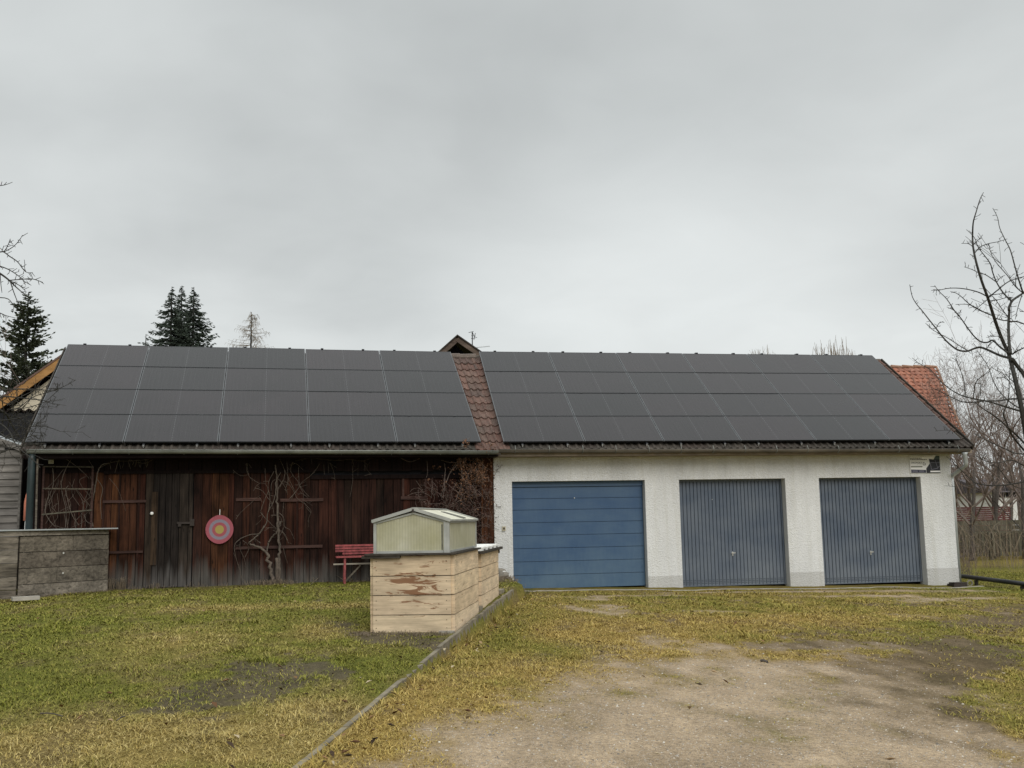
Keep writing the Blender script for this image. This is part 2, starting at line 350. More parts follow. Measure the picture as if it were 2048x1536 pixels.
MUD_L = [(*spot(px, py, False), a, b, an) for px, py, a, b, an in [(500,1345,.30,1.0,.15),(410,1390,.28,.8,.25),(560,1370,.25,.7,0),(610,1335,.25,.6,0),(330,1410,.20,.4,0),(690,1345,.18,.4,0),(790,1275,.5,.55,0),(860,1290,.3,.4,0),(690,1250,.25,.6,0)]]
GRW = [(*spot(px, py), a, b, an) for px, py, a, b, an in [(1400,1290,1.4,.8,0),(1280,1270,.4,1.6,.2),(1600,1290,1.6,.6,0),(1760,1300,1.0,.5,.3),(1900,1230,1.4,.6,0),(1830,1360,.8,1.4,0),(1100,1400,.5,1.4,0),(1000,1500,.5,1.0,0),(1230,1215,.25,1.2,.2),(1500,1200,1.2,.3,0),(1960,1400,.5,1.6,0)]]
STRAW_L = [(*spot(px, py, False), a, b, an) for px, py, a, b, an in [(120,1480,.9,.9,0),(300,1490,1.2,.8,0),(560,1480,.8,.9,0),(690,1210,.5,.5,0),(640,1260,.4,.9,0),(460,1215,1.3,.6,0),(330,1290,.8,1.6,0),(650,1420,.5,.9,0)]]
STRAW_R = [(*spot(px, py), a, b, an) for px, py, a, b, an in [(900,1420,1.0,2.2,.3),(800,1500,.9,1.2,.2),(1100,1330,1.0,1.8,.2),(1250,1280,1.6,1.6,0),(1500,1240,2.6,1.0,0),(1650,1330,1.2,1.2,0),(1130,1290,.6,2,.2),(1960,1480,.4,1.5,0)]]
GREEN = [(16.5, 3.0, 3.5, 5, 0), (15.5, -1.5, 2.0, 1.6, 0)] + [(*spot(px, py, px > 900), a, b, an) for px, py, a, b, an in [(1010,1270,.35,2.2,-.28),(1100,1300,.5,1.0,0),(90,1250,1.3,1.5,0),(60,1340,.6,1.3,0),(600,1200,1.4,.6,0),(690,1330,.5,.5,0),(640,1330,.4,.3,0),(230,1200,.8,.5,0),(1980,1180,1.5,.8,0),(1990,1300,.5,1.2,0),(1870,1250,.6,.6,0),(1350,1195,.9,.3,0)]]
def summ(L, x, y):
    t = 0
    for g in L: t = t + gau(x, y, *g)
    return t
def field(x, y):
    s = side(x, y); R = (s > 0)
    nA = fbm(x * .9, y * .5, 3); nB = fbm(x * 3.1, y * 1.6, 11); nC = fbm(x * 9, y * 6, 23, 3)
    w = (nA - .5) * .5 + (nB - .5) * .7 + (nC - .5) * .45
    gr = np.where(R, sm(.16, 1.0, 1 - np.exp(-1.15 * summ(GR, x, y) - .42 * summ(GRW, x, y)) + w * .9), 0)
    mud = sm(.36, .80, np.where(R, .62 * summ(MUD_R, x, y), 1.1 * summ(MUD_L, x, y)) + w * 1.1 + (nC - .5) * .9)
    st = np.clip(np.where(R, .55 + .6 * summ(STRAW_R, x, y), .16 + .7 * summ(STRAW_L, x, y)) + w * 1.1, 0, 1)
    gn = np.clip(summ(GREEN, x, y) + w * .5, 0, 1)
    st = st * (1 - .75 * gn)
    return gr, mud, st, gn, R, nA, nB, nC
def lerp(a, b, t): return a + (b - a) * t[..., None]
def groundcol(x, y):
    gr, mud, st, gn, R, nA, nB, nC = field(x, y)
    c = np.ones(x.shape + (3,)) * V(.100, .100, .024)
    c = lerp(c, V(.088, .096, .020), gn)
    c = lerp(c, np.where(R[..., None], V(.21, .145, .045), V(.18, .135, .045)), st)
    c = lerp(c, V(.105, .078, .045), sm(.50, .72, nB) * .5)
    c = lerp(c, np.where(R[..., None], V(.125, .094, .062), V(.100, .082, .056)) * (.6 + .8 * nB[..., None]), mud * .85)
    g = V(.345, .266, .180) * (.66 + .68 * nB[..., None]) 
    c = lerp(c, g, gr)
    c = c * (1 + .22 * (1 - gr) * (1 - mud))[..., None]
    return c, gr, mud
# ------------------------------------------------------------------ ground mesh
def axis(lo, hi, st, far, g=1.25):
    a = list(np.arange(lo, hi, st)); s_ = st; x = a[-1]
    while x < far: s_ *= g; x += s_; a.append(x)
    s_ = st; x = a[0]; b = []
    while x > -far: s_ *= g; x -= s_; b.append(x)
    return np.array(b[::-1] + a)
xs = axis(-7, 15.5, .07, 400); ys = axis(-18, .8, .07, 400)
GX, GY = np.meshgrid(xs, ys)
S = side(GX, GY)
GZ = np.where((S > 0) | (GX > 3.4), Dh(GX, GY), Lh(GX, GY)) + (fbm(GX * 1.3, GY * 1.3, 5) - .5) * .035 + (fbm(GX * 6, GY * 6, 9, 2) - .5) * .012
GZ -= sm(3, 30, GY) * .2
GZ += sm(60, 250, np.hypot(GX, GY)) * 3.0
ny, nx = GX.shape
idx = np.arange(nx * ny).reshape(ny, nx)
fa = np.stack([idx[:-1, :-1], idx[:-1, 1:], idx[1:, 1:], idx[1:, :-1]], -1).reshape(-1, 4)
def npmesh(name, verts, faces, cols, mat, smooth=True):
    me = bpy.data.meshes.new(name); nv = len(verts); nf, k = faces.shape
    me.vertices.add(nv); me.vertices.foreach_set('co', verts.astype(np.float32).ravel())
    me.loops.add(nf * k); me.loops.foreach_set('vertex_index', faces.astype(np.int32).ravel())
    me.polygons.add(nf); me.polygons.foreach_set('loop_start', np.arange(0, nf * k, k, dtype=np.int32))
    if smooth: me.polygons.foreach_set('use_smooth', np.ones(nf, dtype=bool))
    a = me.color_attributes.new('col', 'FLOAT_COLOR', 'POINT'); a.data.foreach_set('color', np.concatenate([cols, np.ones((nv, 1))], 1).astype(np.float32).ravel())
    me.materials.append(mat); me.update(calc_edges=True); me.validate()
    o = bpy.data.objects.new(name, me); col.objects.link(o); return o
gc, _, _ = groundcol(GX, GY)
g = npmesh('ground', np.stack([GX, GY, GZ], -1).reshape(-1, 3), fa, gc.reshape(-1, 3), M['ground']); tag(g, kind='structure')
def gz(x, y):
    x = np.asarray(x, float); y = np.asarray(y, float)
    i = np.clip(np.searchsorted(xs, x) - 1, 0, nx - 2); j = np.clip(np.searchsorted(ys, y) - 1, 0, ny - 2)
    u = (x - xs[i]) / (xs[i+1] - xs[i]); v = (y - ys[j]) / (ys[j+1] - ys[j])
    return (GZ[j, i] * (1-u) * (1-v) + GZ[j, i+1] * u * (1-v) + GZ[j+1, i] * (1-u) * v + GZ[j+1, i+1] * u * v)
# ------------------------------------------------------------------ grass
def scatter(n, rmin=5.2, rmax=24, p=1.35, a0=-24, a1=46):
    az = np.radians(RNG.uniform(a0, a1, n)); u = RNG.random(n); q = 2 - p
    r = (rmin ** q + u * (rmax ** q - rmin ** q)) ** (1 / q)
    return r * np.sin(az), CAM[1] + r * np.cos(az), r
EX = []   # footprints without grass: filled by the objects (list of (fn))
def grass(n):
    x, y, r = scatter(n, rmax=31)
    c, gr, mud = groundcol(x, y); st = field(x, y)[2]; R = side(x, y) > 0
    s = side(x, y)
    bare = sm(.52, .72, fbm(x * 2.3, y * 1.5, 91)) * .45
    keep = RNG.random(n) > np.clip(gr * 1.12 + mud * .78 + bare, 0, .985)
    keep &= ~((y > -.70 - .25 * fbm(x * 2, y * 0, 5)) & (x > 3.2) & (x < 13.9)) & (np.abs(s + .03) > .06) & ((y < .9) | (x > 13.9))
    keep &= ~((y > -.42 - .062 * (3.1 - x)) & (x < 3.2) & (RNG.random(n) < .97))
    for fn in EX: keep &= ~fn(x, y)
    x, y, r, c, st, s = x[keep], y[keep], r[keep], c[keep], st[keep], s[keep]; n = len(x)
    clump = fbm(x * 5, y * 5, 77, 3)
    h = (.007 + .018 * RNG.random(n) ** 1.5) * (.5 + clump * 1.1)
    near = np.exp(-((s - .04) / .07) ** 2) * (s > 0); h *= 1 + 2.2 * near * RNG.random(n)
    wl = np.clip(.0011 + .00026 * r, .0014, .006) * (.7 + .7 * RNG.random(n))
    a = RNG.uniform(0, 2 * np.pi, n); lean = RNG.uniform(1.0, 4.0, n)
    dx, dy = np.cos(a), np.sin(a); z = gz(x, y) - .004; h *= (1 - .6 * gr[keep]) * (1 + 1.1 * sm(.60, .75, fbm(x * 2.6, y * 2.6, 55, 3)) * (gr[keep] < .1))
    tx, ty, tz = x + dx * h * lean, y + dy * h * lean, z + h
    mx, my, mz = x + dx * h * lean * .35, y + dy * h * lean * .35, z + h * .8
    px_, py_ = -dy * wl, dx * wl
    v = np.stack([np.stack([x - px_, y - py_, z], -1), np.stack([x + px_, y + py_, z], -1), np.stack([mx + px_*.7, my + py_*.7, mz], -1), np.stack([mx - px_*.7, my - py_*.7, mz], -1), np.stack([tx, ty, tz], -1)], 1)
    t = np.clip(st + RNG.normal(0, .20, n), 0, 1.1)
    gc_ = lerp(np.ones((n, 3)) * V(.118, .132, .022), V(.175,.168,.034), np.clip(RNG.random(n), 0, 1))
    sc2 = lerp(np.ones((n, 3)) * V(.265,.195,.062), V(.40,.325,.145), RNG.random(n) ** 1.5)
    Rr = (side(x, y) > 0)[:, None]
    sc2 = np.where(Rr, sc2 * V(1.02, .96, .84), sc2)
    cc = lerp(gc_, sc2, np.clip(t, 0, 1)); cc *= RNG.uniform(.75, 1.2, n)[:, None] * (.98 + .48 * clump)[:, None]
    cc = np.repeat(cc[:, None, :], 5, 1)
    b = np.arange(n)[:, None] * 5
    q = np.concatenate([b + V(0,1,2,3).astype(int), ], 1); t3 = np.concatenate([b + V(3,2,4,4).astype(int)], 1)
    # quads + degenerate-free triangles as separate meshes joined through two loops sizes
    me = bpy.data.meshes.new('grass'); me.vertices.add(n * 5); me.vertices.foreach_set('co', v.astype(np.float32).ravel())
    loops = np.concatenate([b + V(0,1,2,3).astype(int), b + V(3,2,4).astype(int)], 1).astype(np.int32)
    me.loops.add(n * 7); me.loops.foreach_set('vertex_index', loops.ravel())
    ls = (np.arange(n)[:, None] * 7 + V(0, 4)).astype(np.int32); me.polygons.add(n * 2); me.polygons.foreach_set('loop_start', ls.ravel())
    at = me.color_attributes.new('col', 'FLOAT_COLOR', 'POINT'); at.data.foreach_set('color', np.concatenate([cc.reshape(-1, 3), np.ones((n * 5, 1))], 1).astype(np.float32).ravel())
    me.materials.append(M['grass']); me.update(calc_edges=True)
    o = bpy.data.objects.new('grass', me); col.objects.link(o)
    tag(o, 'short matted lawn of green and straw-coloured blades before the barn and garages', 'grass', kind='stuff')
def pebbles(n):
    x, y, r = scatter(n, 5.2, 22, 1.5)
    gr = field(x, y)[0]; keep = (RNG.random(n) < gr * .95 + .03 * (side(x, y) > 0)) & ~((y > -.6)) & (np.abs(side(x, y)) > .15); x, y, r = x[keep], y[keep], r[keep]; n = len(x)
    s = np.clip(RNG.lognormal(-5.55, .55, n), .0018, .02) * (.7 + .025 * r); z = gz(x, y)
    base = np.array([(1,0,-.1),(0,1,-.1),(-1,0,-.1),(0,-1,-.1),(.35,.2,.7),(-.3,-.25,.6)]) 
    a = RNG.uniform(0, 6.28, n); ca, sa = np.cos(a), np.sin(a); st = RNG.uniform(.6, 1.2, (n, 2))
    bx = base[None, :, 0] * st[:, :1]; by = base[None, :, 1] * st[:, 1:]
    v = np.stack([x[:, None] + s[:, None] * (bx * ca[:, None] - by * sa[:, None]), y[:, None] + s[:, None] * (bx * sa[:, None] + by * ca[:, None]), z[:, None] + s[:, None] * base[None, :, 2] * .8], -1).reshape(-1, 3)
    f0 = np.array([(0,1,4),(1,5,4),(1,2,5),(2,3,5),(3,4,5),(3,0,4)])
    f = (np.arange(n)[:, None, None] * 6 + f0[None]).reshape(-1, 3)
    pal = np.array([(.40,.36,.31),(.26,.23,.19),(.17,.15,.125),(.31,.26,.20),(.52,.49,.43)]); ci = RNG.choice(5, n, p=[.25,.3,.2,.2,.05])
    c = np.repeat(pal[ci] * RNG.uniform(.75, 1.15, (n, 1)), 6, 0)
    o = npmesh('gravel', v, f, c, M['gravelm'], False); tag(o, 'small pale pebbles of the gravel driveway', 'gravel', kind='stuff')
def leaves(n):
    x, y, r = scatter(n, 5.2, 22, 1.2); s = side(x, y)
    w = .12 + 1.0 * np.exp(-((s - .15) / .22) ** 2) * (s > 0) + .25 * ((s < 0) & (y > -3)); keep = (RNG.random(n) < w * (1 - .85 * field(x, y)[0])) & (y < -.65)
    for fn in EX: keep &= ~fn(x, y)
    x, y = x[keep], y[keep]; n = len(x)
    z = gz(x, y) + .025 + RNG.random(n) * .02; L = RNG.uniform(.012, .042, n); a = RNG.uniform(0, 6.28, n)
    base = np.array([(-1,0,.1),(-.2,-.55,.25),(1,0,.0),(-.1,.55,.3),(0,0,-.12)])
    ca, sa = np.cos(a)[:, None], np.sin(a)[:, None]; bx = base[None, :, 0] * L[:, None]; by = base[None, :, 1] * L[:, None]
    tl = RNG.uniform(-.6, .6, (n, 1))
    v = np.stack([x[:, None] + bx * ca - by * sa, y[:, None] + bx * sa + by * ca, z[:, None] + base[None, :, 2] * L[:, None] + bx * tl], -1).reshape(-1, 3)
    f0 = np.array([(0,1,4),(1,2,4),(2,3,4),(3,0,4)]); f = (np.arange(n)[:, None, None] * 5 + f0[None]).reshape(-1, 3)
    pal = np.array([(.20,.12,.06),(.10,.055,.03),(.30,.21,.12),(.05,.035,.025),(.36,.30,.2)]); c = np.repeat(pal[RNG.choice(5, n)] * RNG.uniform(.7, 1.2, (n, 1)), 5, 0)
    o = npmesh('fallen_leaves', v, f, c, M['gravelm'], False); tag(o, 'small brown dead leaves scattered over the lawn and along the kerb', 'leaves', kind='stuff')
# ------------------------------------------------------------------ roofs
PIT = math.radians(34.9); CP, SP = math.cos(PIT), math.sin(PIT)
EL = .0619
class Fr:      # facade frame: origin, along vector e, outward normal -y'
    def __init__(s, o, ang):
        s.o = np.asarray(o, float); s.e = V(math.cos(ang), math.sin(ang), 0); s.n = V(-math.sin(ang), math.cos(ang), 0)
    def P(s, a, b, z): return s.o + s.e * a + s.n * b + V(0, 0, z)
    def px(s, x, y, off=0):          # pixel -> (along, off, z) on the plane at depth off
        Q = hit(x, y, s.o + s.n * off, s.n); d = Q - s.o; return d @ s.e, off, Q[2]
G = Fr((3.157, 0, 0), 0.0)
B = Fr((3.157, .03, 0), EL)
PW, PH = 1.7194, 1.0822
def roof_tiles(fr, a0, a1, ye, ze, n_rows, pit, name, mat, parent, row=.345, amp=.029, per=.152, verge=None, first=0, light=None, xmax=None):
    mb = MB(); cp, sp = math.cos(pit), math.sin(pit); st = per / 8
    tiles_n = int(math.ceil((a1 - a0) / (per * 2)))
    for j in range(first, n_rows):
        for i in range(tiles_n):
            r = random.random(); x0 = a0 + i * per * 2; am = a1 if xmax is None else xmax(j * row * cp + ye); x1 = min(x0 + per * 2, am)
            if x1 - x0 < .02: continue
            k = max(2, int(round((x1 - x0) / st)))
            mi_ = 0 if (light is None or light[0] < (x0 + x1) / 2 < light[1] or j > 1) else 1
            jx = random.uniform(-.004, .004); jz = random.uniform(-.004, .004)
            vs = []
            for q in range(k + 1):
                x = x0 + (x1 - x0) * q / k; ph = ((x - a0) / per) % 1.0
                w = amp * (math.sin(ph * 2 * math.pi) if ph < .5 else .35 * math.sin(ph * 2 * math.pi)) + (amp * .0)
                for (t, lift) in ((j * row - .03, .0 + w), (j * row - .03, .032 + w), ((j + 1) * row, .004 + w)):
                    n_ = lift + jz
                    P = fr.P(x + jx, ye + t * cp - n_ * sp, ze + t * sp + n_ * cp); vs.append(P)
            fs = []
            for q in range(k):
                b = q * 3
                fs += [(b, b + 3, b + 4, b + 1), (b + 1, b + 4, b + 5, b + 2)]
            mb.add(vs, fs, r, mi_)
    return mb.build(name, mat, parent, smooth=False)
def tile_plane_eave(fr, y_p, z_p, pit, drop, down):
    # panel-plane point (y_p,z_p) -> tile surface: lower by drop (normal) and down the slope by `down`
    return y_p - down * math.cos(pit) + drop * math.sin(pit), z_p - down * math.sin(pit) - drop * math.cos(pit)
# ------------------------------------------------------------------ GARAGE
gar = thing('garage', G.o, 'long white roughcast garage building with three blue doors and a solar covered roof', 'garage')
XR = 13.612 - 3.157
op = []
for (tl, bl, tr) in (((1023,960),(1028,1178),(1289.5,958)), ((1358,958),(1366,1174),(1570,957)), ((1637,957),(1650,1170),(1841,955))):
    a0 = (G.px(*tl)[0] + G.px(*bl)[0]) / 2; a1 = G.px(*tr)[0]; op.append((a0, a1))
ZT = G.px(1450, 958)[2]
T = .30
mb = MB()
edges = [0] + [v for o_ in op for v in o_] + [XR]
def gb(mb_, a0, a1, y0, y1, z0, z1, **k): mb_.box(G.o[0] + a0, G.o[0] + a1, y0, y1, z0, z1, **k)
for i in range(0, len(edges), 2): gb(mb, edges[i], edges[i+1], 0, T, -.5, ZT)
gb(mb, 0, XR, 0, T, ZT, 3.0)
gb(mb, XR - T, XR, T, 7.2, -.5, 3.0); gb(mb, 0, XR - T, 6.9, 7.2, -.5, 3.0)
zr = 3.0 + (3.6 + .3) * SP / CP
mb.add([G.P(XR, 0, 3.0), G.P(XR, 7.2, 3.0), G.P(XR, 3.6, 3.0 + 3.1 * math.tan(PIT)), G.P(XR - .25, 0, 3.0), G.P(XR - .25, 7.2, 3.0), G.P(XR - .25, 3.6, 3.0 + 3.1 * math.tan(PIT))], [(0,1,2),(3,5,4),(0,2,5,3),(1,4,5,2)])
mb.build('wall', M['plaster'], gar)
mb = MB()
for i in range(2, len(edges), 2):
    gb(mb, edges[i], edges[i+1], -.004, 0.0, -.45, .25); mb.build('plinth', M['plinth'], gar); mb = MB()
mb.box(G.o[0] + XR, G.o[0] + XR + .004, -.004, 7.2, -.45, .22)
mb.build('plinth', M['plinth'], gar)
# reveal faces (smooth painted) 2 mm proud
mb = MB()
for a0, a1 in op:
    gb(mb, a1 - .003, a1, .012, .26, -.45, ZT - .004); gb(mb, a0, a0 + .003, .012, .26, -.45, ZT - .004); gb(mb, a0 + .004, a1 - .004, .012, .26, ZT - .003, ZT)
mb.build('reveal', M['reveal'], gar)
mb = MB()     # dark interior wall so that no light comes through gaps
gb(mb, 0.02, XR - T - .02, .45, .5, -.4, 3.0); mb.build('inner_wall', M['hole'], gar)
# doors
DY = .20
def sect_door(a0, a1):
    zb = G.px(1160, 1177)[2] + .01
    d = MB(); gb(d, a0 + .004, a1 - .004, DY, DY + .05, zb, ZT - .004, r=.5)
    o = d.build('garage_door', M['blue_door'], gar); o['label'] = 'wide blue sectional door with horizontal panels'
    s = MB(); zz = [zb + .0]
    py = [1178, 1151, 1124, 1097.5, 1071.5, 1046, 1020.5, 998, 975.5]
    z = [hit(1030, p, G.o + V(0, DY, 0), (0, 1, 0))[2] for p in py]; z[0] = zb
    for i in range(len(z) - 1):
        gb(s, a0 + .012, a1 - .012, DY - .03, DY - .0005, z[i] + .0045, z[i+1] - .0045, r=.5)
        # small rounded lip under each panel joint
        gb(s, a0 + .012, a1 - .012, DY - .034, DY - .0305, z[i] + .0045, z[i] + .018, r=.5)
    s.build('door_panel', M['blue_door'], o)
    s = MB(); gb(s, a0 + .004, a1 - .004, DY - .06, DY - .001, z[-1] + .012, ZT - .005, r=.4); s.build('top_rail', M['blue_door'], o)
    k = G.px(1148, 996, DY); s = MB(); s.tube([G.P(k[0], DY - .045, k[2]), G.P(k[0], DY - .03, k[2])], .012, 8); s.build('lock', M['steel'], o)
    return o
def rib_door(a0, a1, pbase, hpx, lab, lk=None):
    zb = G.px(pbase[0], pbase[1])[2] + .012
    d = MB(); gb(d, a0 + .004, a1 - .004, DY + .012, DY + .05, zb, ZT - .004, r=.5)
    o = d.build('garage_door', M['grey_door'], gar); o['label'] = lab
    s = MB(); W = a1 - a0 - .10; n = 28; p = W / n; x = a0 + .05
    for i in range(n):
        b = x + i * p; w = .010
        zz0, zz1 = zb + .02, ZT - .05
        prof = [(b + w * .5, DY + .011), (b + w * .5 + .006, DY - .008), (b + p - w * .5 - .006, DY - .008), (b + p - w * .5, DY + .011)]
        vs = [G.P(q[0], q[1], z) for z in (zz0, zz1) for q in prof]
        s.add(vs, [(0,1,5,4),(1,2,6,5),(2,3,7,6),(0,3,2,1),(4,5,6,7)], .5)
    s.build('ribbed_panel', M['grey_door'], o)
    f = MB()
    gb(f, a0 + .005, a0 + .048, DY - .014, DY + .0115, zb, ZT - .006, r=.4); gb(f, a1 - .048, a1 - .005, DY - .014, DY + .0115, zb, ZT - .006, r=.4)
    gb(f, a0 + .0485, a1 - .0485, DY - .014, DY + .0115, ZT - .048, ZT - .006, r=.4); gb(f, a0 + .0485, a1 - .0485, DY - .010, DY + .0115, zb, zb + .018, r=.4)
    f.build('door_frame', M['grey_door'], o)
    v = MB()
    for i in range(n):
        b = x + i * p
        for j in range(3): gb(v, b + .018, b + p - .018, DY - .0105, DY - .0085, zb + .055 + j * .034, zb + .066 + j * .034)
    v.build('vent_slots', M['vent'], o)
    hx, _, hz = G.px(*hpx, DY)
    h = MB(); h.tube([G.P(hx, DY - .01, hz), G.P(hx, DY - .055, hz)], .012, 8); h.beam(G.P(hx - .045, DY - .058, hz + .004), G.P(hx + .045, DY - .058, hz + .004), .016, .02); h.box(*(G.o[0] + hx - .013, G.o[0] + hx + .013), DY - .013, DY - .008, hz - .06, hz + .03)
    h.build('handle', M['steel'], o)
    if lk:
        k = G.px(*lk, DY); h = MB(); h.tube([G.P(k[0], DY - .014, k[2]), G.P(k[0], DY - .008, k[2])], .008, 8); h.build('bolt', M['steel'], o)
sect_door(*op[0])
rib_door(*op[1], (1460, 1173.5), (1465, 1106), 'grey blue ribbed up-and-over door with a dot-like bolt near its top', (1424, 999))
rib_door(*op[2], (1740, 1168.5), (1741, 1104), 'grey blue ribbed up-and-over door below the sign')
# roof
EY, EZ = -.45, 3.0889
ty, tz = tile_plane_eave(G, EY, EZ, PIT, .135, .13)
AL, AR = -.02, 13.86 - 3.157
NR = 13; ROW = .338
roof_tiles(G, AL, AR, ty, tz, NR, PIT, 'roof', [M['tiles'], M['tiles_dark']], gar, ROW, light=(-1, .16))
YR, ZRr = ty + NR * ROW * CP, tz + NR * ROW * SP
mb = MB()   # deck, rear slope, fascia
mb.prism([G.P(AL, ty + .03, tz - .045), G.P(AL, YR, ZRr - .05), G.P(AL, 2 * YR - ty, tz - .05), G.P(AL, 2 * YR - ty, tz - .10), G.P(AL, YR, ZRr - .12), G.P(AL, ty + .03, tz - .10)], (AR - AL, 0, 0)); mb.build('roof_deck', M['dark_board'], gar)
mb = MB(); mb.beam(G.P(AR + .012, ty - .02, tz + .0), G.P(AR + .012, YR, ZRr - .01), .03, .14, up=(0, -SP, CP)); mb.build('verge_board', M['dark_board'], gar)
mb = MB()
x = AL
while x < AR - .1:
    P = G.P(x, YR + .03, ZRr - .02); Q = G.P(min(x + .40, AR), YR + .03, ZRr - .012); mb.tube([P, Q], [.062, .070], 8); x += .385
mb.build('ridge_cap', M['ridge'], gar)
mb = MB(); gb(mb, AL, AR, ty + .02, ty + .045, tz - .125, tz - .045); gb(mb, AL, AR, ty + .046, 0, tz - .125, tz - .11); mb.build('eaves_board', M['soffit'], gar)
def gutter(fr, pts, name_mat, parent, br_px=None, rr=.062):
    mb = MB(); P0, P1 = pts; d = (P1 - P0); n = 10
    vs = []; fs = []
    for P in (P0, P1):
        for k in range(n + 1):
            a = math.pi + math.pi * k / n
            vs.append(P + fr.n * (rr * math.cos(a)) + V(0, 0, rr * math.sin(a)))
        for k in range(n, -1, -1):
            a = math.pi + math.pi * k / n
            vs.append(P + fr.n * ((rr - .006) * math.cos(a)) + V(0, 0, (rr - .006) * math.sin(a)))
    m_ = 2 * (n + 1)
    for k in range(m_): fs.append((k, (k + 1) % m_, m_ + (k + 1) % m_, m_ + k))
    fs += [tuple(range(n + 1)), tuple(m_ + k for k in range(n, -1, -1))]
    mb.add(vs, fs, .5)
    mb.tube([P0 - fr.n * rr, P1 - fr.n * rr], .010, 6)
    g_ = mb.build('gutter', name_mat, parent, True)
    return g_
GY_ = ty - .06
def on(fr, px, py, b): return hit(px, py, fr.o + fr.n * b, fr.n)
g0 = on(G, 989, 899.5, GY_); g1 = on(G, 1938, 898.5, GY_); 
gu = gutter(G, (g0, g1), M['zinc_brown'], gar)
for i in range(15):
    mb = MB(); P = g0 + (g1 - g0) * (i + .6) / 15
    for k in range(7):
        a0 = math.pi + math.pi * k / 7; a1 = math.pi + math.pi * (k + 1) / 7; R_ = .068
        mb.beam(P + V(0, R_ * math.cos(a0), R_ * math.sin(a0)), P + V(0, R_ * math.cos(a1), R_ * math.sin(a1)), .02, .005, up=(1, 0, 0))
    mb.beam(P + V(0, -.066, 0), P + V(0, -.01, .085), .02, .006, up=(1, 0, 0))
    mb.build('gutter_bracket', M['zinc'], gu)
# downpipe at the right corner
mb = MB()
A_ = on(G, 1929, 905, GY_); B_ = on(G, 1932, 925, GY_); C_ = V(3.157 + XR + .07, .10, on(G, 1905, 957, 0)[2] - .02)
mb.tube([A_, A_ + V(0, 0, -.05), B_, B_ + V(0, .02, -.06), C_ + V(0, 0, .08), C_, V(C_[0], C_[1], -.1)], [.075, .05, .045, .045, .045, .045, .045], 12, r=.5)
mb.build('downpipe', M['zinc_light'], gar, True)
# ------------------------------------------------------------------ wall switch and sign
k = on(G, 1007.5, 1057, 0)
t = thing('wall_switch', k, 'small beige switch box on the white pier left of the first garage door', 'switch')
mb = MB(); mb.box(k[0] - .035, k[0] + .035, -.035, -.001, k[2] - .045, k[2] + .045); mb.build('housing', M['beige_plastic'], t)
mb = MB(); mb.box(k[0] - .018, k[0] + .018, -.041, -.0355, k[2] - .022, k[2] + .022); mb.build('rocker', M['dark_board'], t)
def text(body, loc, size, mat, name, parent, w=None, ext=.0015):
    cu = bpy.data.curves.new(name, 'FONT'); cu.body = body; cu.size = size; cu.extrude = ext; cu.materials.append(mat)
    o = bpy.data.objects.new(name, cu); col.objects.link(o); bpy.context.view_layer.update()
    ww = o.dimensions.x
    me = bpy.data.meshes.new_from_object(o); bpy.data.objects.remove(o)
    o = bpy.data.objects.new(name, me); col.objects.link(o)
    if w: o.scale = (w / ww, 1, 1)
    o.rotation_euler = (math.pi / 2, 0, 0); o.parent = parent; o.location = tuple(np.asarray(loc, float) - np.array(parent.location)); return o
s0 = on(G, 1818, 911, 0); s1 = on(G, 1880, 946, 0)
sgn = thing('company_sign', V((s0[0] + s1[0]) / 2, 0, s1[2]), 'rectangular white and navy solar company sign above the rightmost garage door', 'sign')
navy = plain('navy_print', (.010,.012,.035), .5, var=.1); navy2 = plain('dark_navy_print', (.006,.007,.014), .5, var=.1); ink = plain('grey_print', (.09,.09,.09), .6, var=.1); wprint = plain('white_print', (.82,.82,.82), .5, var=.03); olive = plain('olive_print', (.20,.21,.17), .6, var=.1); pal = plain('pale_line_print', (.25,.25,.32), .5)
W_ = s1[0] - s0[0]; H_ = s0[2] - s1[2]
def sp(u, v, y=-.022): return V(s0[0] + u * W_, y, s0[2] - v * H_)      # u right, v down
mb = MB(); mb.box(s0[0], s1[0], -.02, -.002, s1[2], s0[2]); mb.build('board', wprint, sgn)
def spoly(pts, mat, name, y=-.0205, th=.0012):
    mb = MB(); mb.prism([sp(u, v, y) for u, v in pts], (0, -th, 0)); return mb.build(name, mat, sgn)
spoly([(.64,.20),(.80,.24),(.90,.02),(1,.02),(1,1),(.53,1),(.53,.74),(.66,.46)], navy2, 'printed_solar_picture')
spoly([(.80,.22),(.88,.02),(.995,.02),(.995,.24)], plain('teal_print', (.05,.08,.08), .6), 'printed_sky', -.0220)
mb = MB()
for a, b in (((.66,.42),(.995,.42)), ((.68,.44),(.70,.80)), ((.70,.80),(.90,.74)), ((.84,.25),(.92,.74)), ((.90,.74),(.99,.60))):
    mb.beam(sp(*a, -.0225), sp(*b, -.0225), .006, .001, up=(0, 1, 0))
mb.build('printed_grid', pal, sgn)
spoly([(.02,.79),(.52,.82),(.52,.985),(.02,.985)], navy, 'printed_band')
spoly([(.66,.87),(.995,.87),(.995,.95),(.66,.95)], wprint, 'printed_strip', -.0220)
spoly([(.02,.60),(.40,.60),(.41,.635),(.40,.67),(.02,.67)], olive, 'printed_bar')
text('OKOVOLT', sp(.03, .455, -.0225), .052, ink, 'lettering', sgn, w=.37 * W_)
mb = MB()
for (u0, u1, v, h) in ((.01,.78,.045,.010),(.01,.40,.155,.022),(.01,.57,.235,.022),(.22,.42,.485,.006)):
    u = u0
    while u < u1:
        w = random.uniform(.03, .075); mb.box(s0[0] + u * W_, s0[0] + min(u + w, u1) * W_, -.0218, -.0205, s0[2] - (v + h) * H_, s0[2] - (v - h) * H_); u += w + .012
mb.build('small_print', ink, sgn)
mb = MB()
